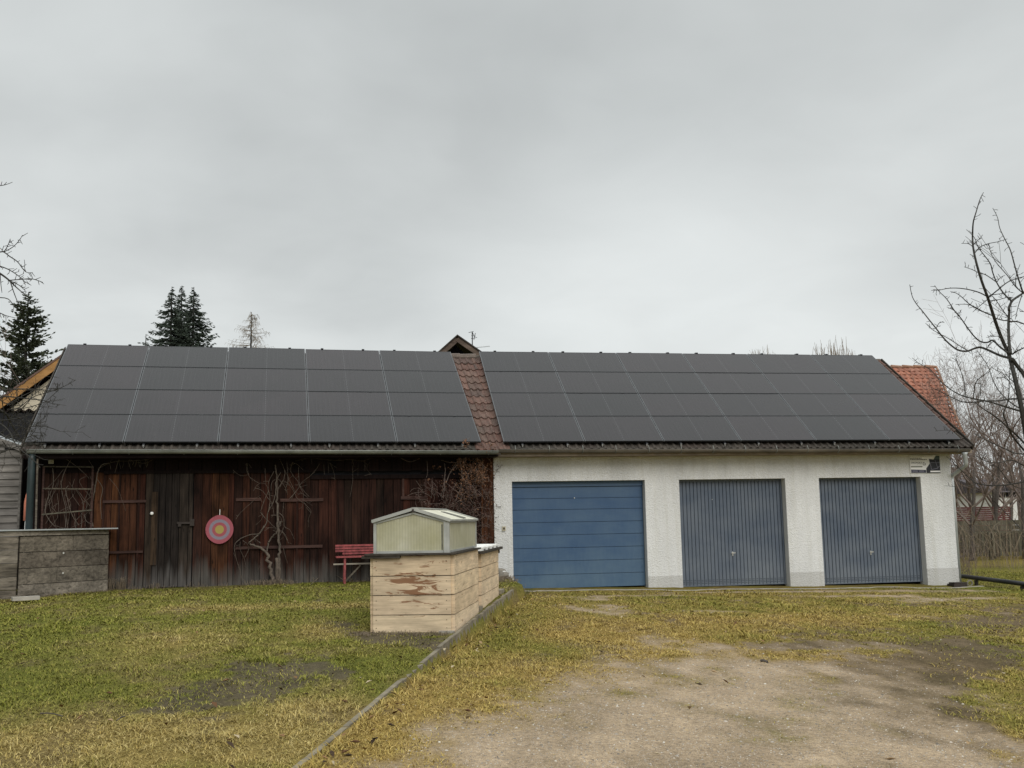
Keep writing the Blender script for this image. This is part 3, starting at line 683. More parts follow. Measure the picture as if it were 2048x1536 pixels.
for i in range(2):
    for v in (.86, .92):
        mb.box(*(s0[0] + (.06 + i * .22) * W_, s0[0] + (.24 + i * .21) * W_), -.0230, -.0220, s0[2] - (v + .012) * H_, s0[2] - (v - .012) * H_)
mb.build('band_print', pal, sgn)
mb = MB(); c0 = sp(.475, .47, -.0215)
for (a, b) in (((-.028,-.03),(.028,-.03)),((.028,-.03),(.028,.012)),((-.028,.03),(.010,.03)),((-.028,-.03),(-.028,.03))): mb.beam(c0 + V(a[0], 0, a[1]), c0 + V(b[0], 0, b[1]), .011, .0012, up=(0, 1, 0))
mb.beam(c0 + V(-.004, 0, .016), c0 + V(.006, 0, -.016), .008, .0012, up=(0, 1, 0)); mb.build('logo_mark', ink, sgn)
# ------------------------------------------------------------------ BARN
S0 = B.px(60, 903, -.4)[0]; SW = -8.86
barn = thing('barn', B.o, 'dark reddish brown plank barn with vines and a solar covered roof joined to the garages', 'barn')
def bb(mb_, a0, a1, b0, b1, z0, z1, r=None, mi=None):
    vs = [B.P(a, b, z) for z in (z0, z1) for a, b in ((a0,b0),(a1,b0),(a1,b1),(a0,b1))]
    mb_.add(vs, [(0,3,2,1),(4,5,6,7),(0,1,5,4),(1,2,6,5),(2,3,7,6),(3,0,4,7)], r, mi)
sx = lambda x, y=1050, off=0: B.px(x, y, off)[0]
zy = lambda y, x=450, off=0: B.px(x, y, off)[2]
mb = MB(); bb(mb, SW, -.03, .06, .12, -.2, 3.0); bb(mb, SW, SW + .1, .12, 7, -.2, 3.0); bb(mb, SW, -.03, 6.9, 7.0, -.2, 3.0)
mb.build('inner_wall', M['hole'], barn)
# planks of the lower wall, in stretches
def planks(mb_, a0, a1, z0, z1, w=.17, d=0, dz=.02, rr=None):
    a = a0
    while a < a1 - .02:
        ww = random.uniform(.8, 1.2) * w; e_ = min(a + ww, a1)
        if a1 - e_ < .05: e_ = a1
        o_ = random.uniform(0, .018)
        bb(mb_, a, e_ - .010, d - .028 - o_, d - o_ , z0 + random.uniform(-dz, dz * .3), z1, r=(random.random() if rr is None else random.choice(rr)))
        a = e_
mb = MB()
zt1 = zy(945, 300); zb1 = .30
planks(mb, SW + .10, sx(205), zb1, zy(935, 150), .16, d=.0, rr=[.05,.35,.5,.2,.6])
planks(mb, sx(205), sx(290), zb1, zt1, .15, rr=[.5,.62,.3,.75,.85,.2])
planks(mb, sx(387), sx(468), zb1, zt1, .16, rr=[.18,.45,.55,.66,.3])
planks(mb, sx(468), sx(620), zb1, zt1, .17, rr=[.05,.3,.5,.8,.35,.15,.66])
planks(mb, sx(620), -.22, zb1, zy(957, 700), .17, rr=[.1,.5,.3,.8,.05,.35,.2])
planks(mb, -.22, -.004, zb1, 2.98, .11, rr=[.3,.6])
mb.build('plank_wall', M['barn_wood'], barn)
mb = MB(); planks(mb, SW + .10, -.22, zy(944, 450), 2.98, .22, d=-.022, rr=[.1,.4,.7]); mb.build('upper_planks', M['barn_dark'], barn)  # near-black wood, painted darker still for the overhang's shade
mb = MB(); bb(mb, sx(620), -.23, -.085, -.052, zy(958, 700), zy(950, 700)); bb(mb, sx(205), sx(620), -.085, -.052, zy(947, 400), zy(941, 400)); mb.build('header_rail', M['barn_dark'], barn)
# grey door leaf
mb = MB(); planks(mb, sx(291), sx(386), .33, zy(941, 340), .14, d=-.028, dz=.01, rr=[.1,.3,.45,.55,.0]); bb(mb, sx(303), sx(315), -.078, -.06, zy(1130, 310), zy(984, 310), r=.62)
dl = mb.build('barn_door', M['door_gray'], barn); dl['label'] = 'grey weathered plank door leaf left of the target'
k = B.px(304, 1027, -.08); mb = MB(); P = B.P(k[0], -.08, k[2]); mb.tube([P, P - B.n * .03, P - B.n * .045], [.02, .034, .02], 10); mb.build('knob', M['white_paint'], dl, True)
k0 = B.px(354, 1046, -.09); mb = MB(); bb(mb, k0[0], k0[0] + .30, -.11, -.08, k0[2] - .02, k0[2] + .02); bb(mb, k0[0] + .02, k0[0] + .08, -.12, -.08, k0[2] - .07, k0[2] + .01); bb(mb, k0[0] + .24, k0[0] + .32, -.12, -.08, k0[2] - .06, k0[2] + .07); mb.build('latch', M['iron'], dl)
# rails and battens
for (x0, x1, y, h) in ((205,292,1003,.05),(211,288,1104,.045),(471,521,999,.06),(560,646,1000,.06),(472,560,1095,.055),(560,645,1093,.055),(801,850,996,.07)):
    mb = MB(); bb(mb, sx(x0), sx(x1), -.075, -.049, zy(y, (x0+x1)/2) - h/2, zy(y, (x0+x1)/2) + h/2); mb.build('door_rail', M['rail_wood'], barn)
for (x, y0, y1) in ((207,950,1175),(238,948,1175),(277,948,1175),(594,1000,1162),(863,955,990),(806,955,1000),(851,955,1000)):
    mb = MB(); z0_ = max(.33, zy(y1, x)); bb(mb, sx(x) - .02, sx(x) + .02, -.066, -.0485, z0_, zy(y0, x), r=.3); mb.build('batten', M['rail_wood'] if x > 800 else M['barn_wood'], barn)
k = B.px(103, 923, -.05); mb = MB(); bb(mb, k[0] - .045, k[0] + .045, -.10, -.05, k[2] - .045, k[2] + .045); mb.build('junction_box', M['beige_plastic'], barn)
mb = MB(); P = B.P(SW - .02, -.06, 0); bb(mb, SW - .02, SW + .10, -.08, .06, .25, 2.9); mb.build('corner_post', M['barn_dark'], barn)
# barn roof: its own pitch and eave
PB = math.radians(34.43); BY = (V(2.8276, -.5738, 0) - B.o) @ B.n; BZ = 1.5822 + 1.5
bo = (V(2.8276, -.5738, 0) - B.o) @ B.e       # along-position of the array's right end
tyb, tzb = tile_plane_eave(B, BY, BZ, PB, .135, .13)
aL = bo - 5 * PW - .04
roof_tiles(B, aL, .5, tyb, tzb, NR, PB, 'roof', [M['tiles'], M['tiles_dark']], barn, ROW, light=(-.42, 1), xmax=lambda y: .0 + max(0, y + .6) * math.tan(EL))
cb, sb = math.cos(PB), math.sin(PB); YRb, ZRb = tyb + NR * ROW * cb, tzb + NR * ROW * sb
mb = MB(); e_ = B.e * (.04 - aL)
mb.prism([B.P(aL, tyb + .03, tzb - .045), B.P(aL, YRb, ZRb - .05), B.P(aL, 2 * YRb - tyb, tzb - .05), B.P(aL, 2 * YRb - tyb, tzb - .10), B.P(aL, YRb, ZRb - .12), B.P(aL, tyb + .03, tzb - .10)], e_); mb.build('roof_deck', M['dark_board'], barn)
mb = MB(); mb.beam(B.P(aL - .014, tyb - .02, tzb), B.P(aL - .014, YRb, ZRb), .024, .14, up=(0, -sb, cb)); mb.build('verge_board', M['dark_board'], barn)
mb = MB(); x = aL
while x < .12:
    big_ = 1.0 if x > -.75 else 0.0; mb.tube([B.P(x, YRb + .03, ZRb - .02 + .03 * big_), B.P(min(x + .40, .30), YRb + .03, ZRb - .012 + .03 * big_)], [.062 + .03 * big_, .070 + .03 * big_], 8); x += .385
mb.build('ridge_cap', M['ridge'], barn)
mb = MB(); bb(mb, aL, -.02, tyb + .02, tyb + .045, tzb - .125, tzb - .045); bb(mb, aL, -.02, tyb + .046, -.05, tzb - .125, tzb - .11); mb.build('eaves_board', M['barn_dark'], barn)
bg0 = hit(54, 900, B.P(0, tyb - .06, 0), B.n); bg1 = hit(996, 902.5, B.P(0, tyb - .06, 0), B.n)
gb_ = gutter(B, (bg0, bg1), M['zinc'], barn, rr=.066)
for i in range(9):
    mb = MB(); P = bg0 + (bg1 - bg0) * (i + .8) / 9
    for k in range(7):
        a0 = math.pi + math.pi * k / 7; a1 = math.pi + math.pi * (k + 1) / 7; R_ = .072
        mb.beam(P + B.n * R_ * math.cos(a0) + V(0, 0, R_ * math.sin(a0)), P + B.n * R_ * math.cos(a1) + V(0, 0, R_ * math.sin(a1)), .02, .005, up=B.e)
    mb.build('gutter_bracket', M['zinc'], gb_)
mb = MB(); Pd = hit(64, 912, B.P(0, tyb - .02, 0), B.n); mb.tube([Pd + V(0, 0, .06), Pd + V(0, 0, -.05), V(Pd[0], Pd[1], .2)], [.05, .065, .065], 12); dp = mb.build('downpipe', M['greenpole'], barn, True)
# ------------------------------------------------------------------ solar panels
def make_panel():
    t = bpy.data.objects.new('solar_panel', None); t.empty_display_size = .2; col.objects.link(t)
    w, h = 1.705, 1.060
    mb = MB(); mb.box(.012, w - .012, .012, h - .012, -.030, -.002, r=.5); g_ = mb.build('cell_glass', M['solar']); g_.parent = t
    mb = MB()
    mb.box(0, .0118, 0, h, -.035, 0, r=.5, mi=1); mb.box(w - .0118, w, 0, h, -.035, 0, r=.5, mi=1)
    mb.box(.012, w - .012, 0, .0118, -.035, 0, r=.5, mi=0); mb.box(.012, w - .012, h - .0118, h, -.035, 0, r=.5, mi=0)
    f_ = mb.build('frame', [M['frame_dark'], M['frame_light']]); f_.parent = t
    return t
def copy_tree(o, parent=None):
    c = o.copy(); col.objects.link(c); c.parent = parent
    for ch in [x for x in proto_children[o.name]]:
        d = ch.copy(); col.objects.link(d); d.parent = c
    return c
proto = make_panel(); proto_children = {proto.name: list(proto.children)}
rows = ['bottom', 'second lowest', 'second highest', 'top']; ords = ['leftmost', 'second from the left', 'third from the left', 'third from the right', 'second from the right', 'rightmost']; ords5 = ['leftmost', 'second from the left', 'middle', 'second from the right', 'rightmost']
first = True
def frame_mat(e, n, pit, P):
    u = e; v = n * math.cos(pit) + V(0, 0, math.sin(pit)); w = np.cross(u, v); m_ = Matrix.Identity(4)
    for i in range(3): m_[i][0] = u[i]; m_[i][1] = v[i]; m_[i][2] = w[i]; m_[i][3] = P[i]
    return m_
for (fr, a_, yy, zz, pit, nc, grp, nm) in ((B, bo - 5 * PW, BY, BZ, PB, 5, 'solar panels on the barn roof', 'barn'), (G, 3.3001 - 3.157, EY, EZ, PIT, 6, 'solar panels on the garage roof', 'garage')):
    for j in range(4):
        for i in range(nc):
            o = proto if first else copy_tree(proto); first = False
            P = fr.P(a_ + i * PW + .007, yy + j * PH * math.cos(pit), zz + j * PH * math.sin(pit))
            o.matrix_world = frame_mat(fr.e, fr.n, pit + random.uniform(-.004, .004), P)
            tag(o, 'black solar panel, %s in the %s row on the %s roof' % ((ords5 if nc == 5 else ords)[i], rows[j], nm), 'solar panel', grp)
# mounting rails (run up the slope under the panels)
rp = {'barn': [90, 199, 287, 394, 476, 582, 659, 756, 830, 925], 'garage': [1045, 1135, 1205, 1294, 1362, 1450, 1517, 1603, 1669, 1750, 1818, 1898]}
mr0 = None
for (fr, yy, zz, pit, nm) in ((B, BY, BZ, PB, 'barn'), (G, EY, EZ, PIT, 'garage')):
    for qi, x in enumerate(rp[nm]):
        P = hit(x, 886, fr.P(0, yy - .01, 0), fr.n); a_ = (P - fr.o) @ fr.e
        P = fr.P(a_, yy - .055 * math.cos(pit), zz - .055 * math.sin(pit))
        M_ = frame_mat(fr.e, fr.n, pit, P)
        if mr0 is None:
            mr0 = bpy.data.objects.new('mounting_rail', None); col.objects.link(mr0)
            mb = MB(); mb.box(-.018, .018, .0, 4.49, -.085, -.04); b_ = mb.build('rail', M['frame_dark']); b_.parent = mr0
            mb = MB(); mb.box(-.019, .019, -.012, -.0005, -.078, -.045); mb.box(-.010, .010, -.02, -.0125, -.10, -.079); b_ = mb.build('end_cap', M['steel']); b_.parent = mr0
            mb = MB()
            for q in range(1, 4): mb.box(-.03, .03, q * PH + .055 - .0165, q * PH + .055 - .0055, -.035, .006)
            mb.box(-.03, .03, 4 * PH + .045, 4 * PH + .07, -.035, .012)
            b_ = mb.build('clamp', M['frame_dark']); b_.parent = mr0
            proto_children[mr0.name] = list(mr0.children); o = mr0
        else: o = copy_tree(mr0)
        o.matrix_world = M_
        lb = ('%s rail end from the %s at the %s eaves' % (['first','second','third','fourth','fifth','sixth','seventh','eighth','ninth','tenth','eleventh','twelfth'][qi], 'left', nm))
        tag(o, 'bright-capped mounting rail, ' + lb, 'mounting rail', 'rails under the %s panels' % nm)
# ------------------------------------------------------------------ props on the barn
def ringmat():
    k = N('braided_target'); tc = k.n('ShaderNodeTexCoord'); ln = k.n('ShaderNodeVectorMath', operation='LENGTH')
    mp = k.n('ShaderNodeMapping'); k.l(tc.outputs['Object'], mp.inputs['Vector']); k.l(mp.outputs[0], ln.inputs[0]); d = k.math('DIVIDE', ln.outputs['Value'], .27)
    c = k.ramp(d, [(0, (.40,.32,.09)), (.29, (.40,.32,.09)), (.30, (.36,.085,.10)), (.50, (.36,.09,.11)), (.51, (.25,.22,.27)), (.72, (.26,.22,.27)), (.73, (.36,.09,.115)), (1, (.33,.08,.10))], 'CONSTANT')
    w = k.math('SINE', k.math('MULTIPLY', ln.outputs['Value'], 420.0))
    c = k.mix(1, c, k.ramp(k.math('ADD', k.math('MULTIPLY', w, .5), .5), [(0, .62), (.6, 1.12)]), 'MULTIPLY'); k.col(c); k.bump(w, .6, .005); return k.set(.85)
k = B.px(439, 1059, -.09); Pt = B.P(k[0], -.09, k[2])
t = thing('target', Pt, 'round pink and grey braided target with a yellow centre hanging on the barn', 'target')
mb = MB(); nn = 40
ring = [Pt + (B.e * math.cos(a) * .262 + V(0, 0, 1) * math.sin(a) * .262 * (1.03 + .06 * max(0, math.sin(a)) ** 8 + .02 * math.sin(3 * a))) for a in [2 * math.pi * i / nn for i in range(nn)]]
mb.prism(ring, B.n * .022); mb.build('disc', ringmat(), t)
mb = MB(); mb.tube([Pt + V(0, 0, .28), Pt + V(0, 0, .39)], .007, 5); mb.build('hanging_loop', M['white_paint'], t)
# trellis
t = thing('trellis', B.P(*B.px(84, 1055, -.1)[:2], .3), 'weathered ladder-like wooden trellis with dry vines at the left of the barn', 'trellis')
def bpt(x, y, off): a, b, z = B.px(x, y, off); return B.P(a, off, z)
for (p, q) in (((88,932),(83,1075)), ((186,932),(182,1075))):
    mb = MB(); mb.beam(bpt(*p, -.16), bpt(*q, -.16), .035, .045, up=B.n); mb.build('post', M['rail_wood'], t)
for (p, q) in (((87,933),(186,934)), ((86,977),(184,978)), ((84,1029),(184,1020))):
    mb = MB(); mb.beam(bpt(*p, -.19), bpt(*q, -.19), .022, .03, up=B.n); mb.build('rung', M['fence_wood'], t)
# pole + furled parasol at the far left
t = thing('pole', bpt(73, 1075, -.5) * V(1, 1, 0) + V(0, 0, .3), 'thin pale pole leaning at the left barn corner', 'pole')
mb = MB(); mb.tube([bpt(71, 1075, -.55), bpt(75, 912, -.55)], .018, 6); mb.build('shaft', M['gray_wood_h'], t)
t = thing('furled_parasol', bpt(55, 1060, .3) * V(1, 1, 0) + V(0, 0, .25), 'furled salmon coloured parasol standing between shed and barn', 'parasol')
P = bpt(53.5, 1004, .1); mb = MB(); mb.tube([P + V(0,0,-.35), P, P + V(0.01,0,.12), P + V(.025,0,.26)], [.05, .048, .036, .010], 9); mb.build('canopy', M['salmon'], t, True)
mb = MB(); mb.tube([V(P[0], P[1], .28), P + V(0, 0, -.35)], .02, 6); mb.tube([P + V(.025,0,.26), P + V(.03,0,.33)], .012, 6); mb.build('pole', M['white_paint'], t)
# ------------------------------------------------------------------ bench
b0 = B.px(671, 1090, -.42); bz = lambda y: B.px(720, y, -.42)[2]
sA = b0[0]; sE = sA + 1.55
bn = thing('garden_bench', B.P(sA + .7, -.5, float(gz(0, -.8))), 'faded red slatted garden bench against the barn behind the raised bed', 'bench')
for (y, dx, off) in ((1090.5, 0, -.35), (1095.8, 0, -.36), (1101, 0, -.37), (1106.2, .14, -.38)):
    mb = MB(); bb(mb, sA + dx, sE - dx, off - .012, off + .012, bz(y) - .020, bz(y) + .017); mb.build('back_slat', M['red_paint'], bn)
for q in range(3):
    mb = MB(); bb(mb, sA, sE, -.46 - q * .1, -.38 - q * .1, bz(1114), bz(1111)); mb.build('seat_slat', M['red_paint'], bn)
mb = MB(); bb(mb, sA - .05, sE + .05, -.62, -.60, bz(1128), bz(1125)); mb.build('stretcher', M['gray_wood_h'], bn)
for s_ in (sA + .17, sE - .17):
    for off in (-.39, -.62):
        mb = MB(); bb(mb, s_ - .02, s_ + .02, off - .02, off + .02, .28, bz(1114) - .002); mb.build('leg', M['red_paint'], bn)
    mb = MB(); bb(mb, s_ - .018, s_ + .018, -.338, -.318, bz(1112), bz(1089)); mb.build('back_post', M['red_paint'], bn)
mb = MB(); mb.beam(B.P(sA + .19, -.5, .36), B.P(sA + .48, -.5, .66), .02, .03); mb.build('brace', M['gray_wood_h'], bn)
# ------------------------------------------------------------------ raised beds
AZ = math.radians(15.6)
BF = Fr((0, 0, 0), -AZ)      # e = front edge to the right, n = side direction to the back
O1 = ath(903, 1265, Lh); O1[2] = float(Lh(O1[0], O1[1]))
def bedframe(O): 
    f = Fr(O, -AZ); return f
f1 = bedframe(O1)
Wd = -(hit(748, 1200, O1, f1.n) - O1) @ f1.e
Ls = (hit(951, 1200, O1, f1.e) - O1) @ f1.n
ZB = hit(901, 1114, O1, f1.n)[2] - O1[2]
def hplanks(mb, fr, P, Q, z0, hs, th, nrm, jit=.006, r0=None):
    """horizontal planks between ground points P,Q (2D local), stacked heights hs"""
    z = z0; d = np.asarray(Q, float) - np.asarray(P, float)
    for h in hs:
        o_ = random.uniform(-jit, jit)
        a = np.asarray(P, float) - d / np.linalg.norm(d) * random.uniform(0, jit); b = np.asarray(Q, float) + d / np.linalg.norm(d) * random.uniform(0, jit)
        c = (a + b) / 2 + np.asarray(nrm, float) * (th / 2 + o_ * .4)
        C = fr.P(c[0], c[1], z + h / 2 - fr.o[2] * 0)
        ux = fr.e * (d / np.linalg.norm(d))[0] + fr.n * (d / np.linalg.norm(d))[1]; uy = fr.e * nrm[0] + fr.n * nrm[1]
        mb.obox(C, ux, uy, V(0, 0, 1), np.linalg.norm(b - a) / 2, th / 2, h / 2 - .005, r=random.random())
        z += h
# world-z helper: frames carry z offset in fr.o
pz = [1265, 1228.5, 1189, 1150.5, 1114]
zs = [hit(902, p, O1, f1.n)[2] - O1[2] for p in pz]; zs[0] = 0.0
hs = [zs[i+1] - zs[i] for i in range(4)]; hs[-1] += .03
bed = thing('raised_bed', O1, 'tall raised bed of pale larch planks carrying the cold frame beside the kerb', 'raised bed')
mb = MB(); hplanks(mb, f1, (-Wd, 0), (0, 0), 0, hs, .045, (0, -1)); mb.build('front_panel', M['larch'], bed)
mb = MB(); hplanks(mb, f1, (0, .0), (0, Ls), 0, hs, .045, (1, 0)); mb.build('side_panel', M['larch_lit_side'], bed)
mb = MB(); hplanks(mb, f1, (-Wd, .0), (-Wd, Ls), 0, hs, .045, (-1, 0)); mb.build('side_panel', M['larch_lit_side'], bed)
mb = MB(); hplanks(mb, f1, (-Wd, Ls), (0, Ls), 0, hs, .045, (0, 1)); mb.build('back_panel', M['larch'], bed)
for (ff, zz_, W2, L2_) in ((f1, hs, Wd, Ls),):
    mb = MB(); z = 0
    for h in zz_:
        for a in (-W2 + .04, -.05):
            for dz in (.28, .72): P = ff.P(a, -.046, z + h * dz); mb.tube([P, P - ff.n * .003], .0055, 6)
        for b in (.05, L2_ - .05):
            for dz in (.28, .72): P = ff.P(.046, b, z + h * dz); mb.tube([P, P + ff.e * .003], .0055, 6)
        z += h
    o = mb.build('screws', M['iron'], bed); o['kind'] = 'stuff'
def fbox(mb, f, a0, a1, b0, b1, z0, z1, r=None, mi=None):
    vs = [f.P(a, b, z) for z in (z0, z1) for a, b in ((a0,b0),(a1,b0),(a1,b1),(a0,b1))]
    mb.add(vs, [(0,3,2,1),(4,5,6,7),(0,1,5,4),(1,2,6,5),(2,3,7,6),(3,0,4,7)], r, mi)
HB = sum(hs)
mb = MB(); fbox(mb, f1, -Wd + .01, -.01, .01, Ls - .01, HB - .12, HB - .05); mb.build('soil', M['leaf_dark'], bed)
mb = MB()   # dark rim boards
fbox(mb, f1, -Wd - .10, .075, -.10, .02, HB + .001, HB + .022); fbox(mb, f1, -.06, .08, .021, Ls + .1, HB + .001, HB + .022); fbox(mb, f1, -Wd - .10, -Wd + .05, .021, Ls + .1, HB + .001, HB + .021); fbox(mb, f1, -Wd + .051, -.061, Ls - .03, Ls + .1, HB + .001, HB + .022)
fbox(mb, f1, -Wd - .14, -Wd + .35, -.085, -.05, HB - .035, HB)
mb.build('rim_board', M['dark_board'], bed)
# cold frame on bed 1
ZC = HB + .024
cfb = thing('cold_frame', f1.P(-Wd / 2, Ls / 2, ZC), 'gabled cold frame of yellowed polycarbonate and aluminium standing on the front raised bed', 'cold frame')
fx = lambda x, y: (hit(x, y, O1, f1.n) - O1)
a0 = fx(750, 1060) @ f1.e; a1 = fx(896, 1060) @ f1.e; ze = fx(896, 1042)[2] + .03; zap = fx(826, 1016)[2] - .03
b1 = (hit(950.5, 1060, f1.P(a1, 0, 0), f1.e) - O1) @ f1.n; b00 = .012
ac = fx(827, 1016) @ f1.e
ze -= .02
cap_poly = lambda b: [f1.P(a0, b, ZC), f1.P(a1, b, ZC), f1.P(a1, b, ze), f1.P(ac, b, zap - .02), f1.P(a0, b, ze)]
for b in (b00, b1 - .012):
    mb = MB(); mb.prism([P + f1.e * 0 for P in cap_poly(b)], f1.n * .008); mb.build('gable_pane', M['poly'], cfb)
for a in (a0 - .0, a1 - .008):
    mb = MB(); fbox(mb, f1, a, a + .008, b00 + .01, b1 - .014, ZC, ze); mb.build('side_pane', M['poly'], cfb)
for s_, (aa, sgn_) in enumerate(((a0 - .03, 1), (a1 + .03, -1))):
    zl = ze - .012; top = zap + .006
    mb = MB(); mb.prism([f1.P(aa, -.02, zl), f1.P(ac, -.02, top), f1.P(ac, -.02, top + .012), f1.P(aa, -.02, zl + .012)], f1.n * (b1 + .03)); mb.build('roof_pane', M['poly_roof'], cfb)
mb = MB()
for a in (a0, a1):
    for b in (b00 - .006, b1): fbox(mb, f1, a - .018, a + .018, b - .014, b + .008, ZC, ze)
# wider corner post on the right-front
fbox(mb, f1, a1 - .055, a1 - .019, b00 - .018, b00 - .002, ZC, ze)
fbox(mb, f1, a0 + .02, a1 - .06, b00 - .016, b00 - .001, ZC, ZC + .03)
fbox(mb, f1, a1 + .001, a1 + .014, b00 + .02, b1 - .02, ZC, ZC + .025); fbox(mb, f1, a1 + .001, a1 + .016, b00 + .02, b1 - .02, ze - .035, ze - .005)
for (aa) in (a0 - .035, a1 + .035):
    mb.beam(f1.P(aa, -.028, ze), f1.P(ac, -.028, zap + .018), .014, .040, up=(0, 0, 1)); mb.beam(f1.P(aa, b1 + .012, ze), f1.P(ac, b1 + .012, zap + .018), .014, .036)
    mb.beam(f1.P(aa, -.02, ze), f1.P(aa, b1 + .01, ze), .02, .022)
for (aa) in (a0 + .02, a1 - .02): mb.beam(f1.P(aa, b00 - .008, ze - .02), f1.P(ac, b00 - .008, zap - .035), .012, .022)
mb.beam(f1.P(ac, -.035, zap + .03), f1.P(ac, b1 + .01, zap + .03), .035, .016)
mb.build('frame', M['alu'], cfb)
mb = MB(); fbox(mb, f1, a1 - .085, a1 - .07, b00 - .004, b00 - .001, ZC + .035, ze - .05); mb.build('gap_strip', M['tape'], cfb)
mb = MB(); u_ = V(0, 0, 0)
A_ = f1.P(ac + (a1 - ac) * .35, b1 * .62, 0); 
def roofz(a): return ze + (zap + .006 - ze) * (a1 + .03 - a) / (a1 + .03 - ac) + .005
pa = [(ac + .10, b1 * .58), (a1 - .03, b1 * .58), (a1 - .03, b1 * .70), (ac + .10, b1 * .70)]
mb.prism([f1.P(a, b, roofz(a)) for a, b in pa], (0, 0, .012)); mb.build('grey_slat', M['tape'], cfb)
mb = MB(); P = f1.P(ac, -.045, zap - .005); mb.box(P[0] - .012, P[0] + .012, P[1] - .006, P[1] + .006, P[2] - .02, P[2] + .02); mb.build('ridge_clip', M['iron'], cfb)
# bed 2 behind
b2s = (hit(956, 1200, f1.P(.0, 0, 0), f1.e) - O1) @ f1.n; b2e = (hit(993, 1180, f1.P(.0, 0, 0), f1.e) - O1) @ f1.n
O2 = f1.P(.0, b2s + .12, 0); O2[2] = float(Lh(O2[0], O2[1])); f2 = Fr(O2, -AZ); L2 = b2e - b2s - .12
ZB2 = hit(993, 1098, f2.P(0, L2, 0), f2.e)[2] - O2[2]
bed2 = thing('raised_bed', O2, 'covered raised bed of pale larch planks behind the cold frame bed, nearest the white wall', 'raised bed')
hs2 = [ZB2 / 4] * 4
mb = MB(); hplanks(mb, f2, (-Wd, 0), (0, 0), 0, hs2, .04, (0, -1)); mb.build('front_panel', M['larch'], bed2)
mb = MB(); hplanks(mb, f2, (0, .0), (0, L2), 0, hs2, .04, (1, 0)); mb.build('side_panel', M['larch_lit_side'], bed2)
mb = MB(); hplanks(mb, f2, (-Wd, .0), (-Wd, L2), 0, hs2, .04, (-1, 0)); mb.build('side_panel', M['larch_lit_side'], bed2)
mb = MB(); hplanks(mb, f2, (-Wd, L2), (0, L2), 0, hs2, .04, (0, 1)); mb.build('back_panel', M['larch'], bed2)
mb = MB(); fbox(mb, f2, -Wd - .08, .10, -.2, L2 + .16, ZB2 + .001, ZB2 + .04); fbox(mb, f2, -.05, .052, L2 + .04, L2 + .12, ZB2 - .07, ZB2); mb.build('lid_frame', M['dark_board'], bed2)
mb = MB()
for q in range(9):
    fbox(mb, f2, -Wd - .02, .06, -.12 + q * (L2 + .2) / 9, -.12 + (q + 1) * (L2 + .2) / 9 - .004, ZB2 + .041 + .022 * (q % 2), ZB2 + .075 + .010 * (q % 2) + random.uniform(0, .01))
mb.build('lid_sheet', M['white_paint'], bed2)
for f_, l_ in ((f1, Ls), (f2, L2)):
    EX.append(lambda x, y, f_=f_, l_=l_: ((lambda a, b: (a > -Wd - .05) & (a < .10) & (b > -.05) & (b < l_ + .05))((x - f_.o[0]) * f_.e[0] + (y - f_.o[1]) * f_.e[1], (x - f_.o[0]) * f_.n[0] + (y - f_.o[1]) * f_.n[1])))
# bits around the bed foot
t = thing('slab', f1.P(.02, -.16, 0), 'rough concrete block at the foot of the front raised bed', 'concrete block')
mb = MB(); fbox(mb, f1, -.14, .05, -.11, -.052, -.08, .03); mb.build('block', M['concrete'], t)
t = thing('slab', f1.P(.0, b2s, 0), 'grey stone block in the gap between the two raised beds', 'stone block')
mb = MB(); fbox(mb, f1, -.15, .06, Ls + .06, b2s + .06, -.05, .12); mb.build('block', M['kerb_c'], t)
t = thing('slab', f2.P(.0, L2 + .2, 0), 'grey stone block beyond the covered raised bed', 'stone block')
mb = MB(); fbox(mb, f2, -.25, .07, L2 + .08, L2 + .55, -.12, .12); mb.build('block', M['kerb_c'], t)
# ------------------------------------------------------------------ kerb (palisade of short stones)
kb = thing('kerb', (K0 + K1) / 2 * V(1, 1, 0), 'long low mossy concrete kerb between lawn and driveway', 'kerb')
mb = MB(); L_ = np.linalg.norm((K1 - K0)[:2]); s_ = -7.0
KDD = V(KD[0], KD[1], 0); KNN = V(KN[0], KN[1], 0)
while s_ < L_ - .05:
    st_ = .9 if s_ < 5 else .34
    a, b = s_, min(s_ + st_, L_); c = V(K0[0], K0[1], 0) + KDD * (a + b) / 2 - KNN * .035
    zt_ = float(Lh(c[0], c[1])) + (.028 if s_ > 4.6 else .010) + random.uniform(-.006, .006); zb_ = zt_ - .45
    sl = (float(Lh(*(c + KDD * .5)[:2])) - float(Lh(*(c - KDD * .5)[:2])))
    ux = V(KD[0], KD[1], sl); ux /= np.linalg.norm(ux)
    mb.obox(V(c[0], c[1], (zt_ + zb_) / 2) + KNN * random.uniform(-.006, .006), ux, KNN, np.cross(ux, KNN) * -1, (b - a) / 2 - .003, .023, .225, r=random.random())
    s_ += st_
mb.build('kerb_stones', M['kerb_c'], kb)
# ------------------------------------------------------------------ apron
mb = MB(); xa = axis(3.3, 13.9, .15, 1)[0:0]
xs_ = np.arange(3.35, 13.95, .15); n_ = len(xs_)
vs = []; fs = []
for i, x in enumerate(xs_):
    zt_ = float(Dh(x, -.02)) ; fr_ = .62 + .08 * math.sin(x * 2.1) + random.uniform(-.04, .04)
    zf = -.012
    vs += [(x, .19, zt_ - .01), (x, -.14, zt_ - .022), (x, -.145, zt_ - .05), (x, -fr_, float(gz(x, -fr_)) + .016), (x, -fr_ - .02, float(gz(x, -fr_)) - .1)]
for i in range(n_ - 1):
    for k in range(4): fs.append((i*5+k, i*5+k+1, (i+1)*5+k+1, (i+1)*5+k))
mb.add(vs, fs, .5); ap = mb.build('pavement', M['concrete']); tag(ap, 'concrete threshold strip along the garage doors', kind='structure')
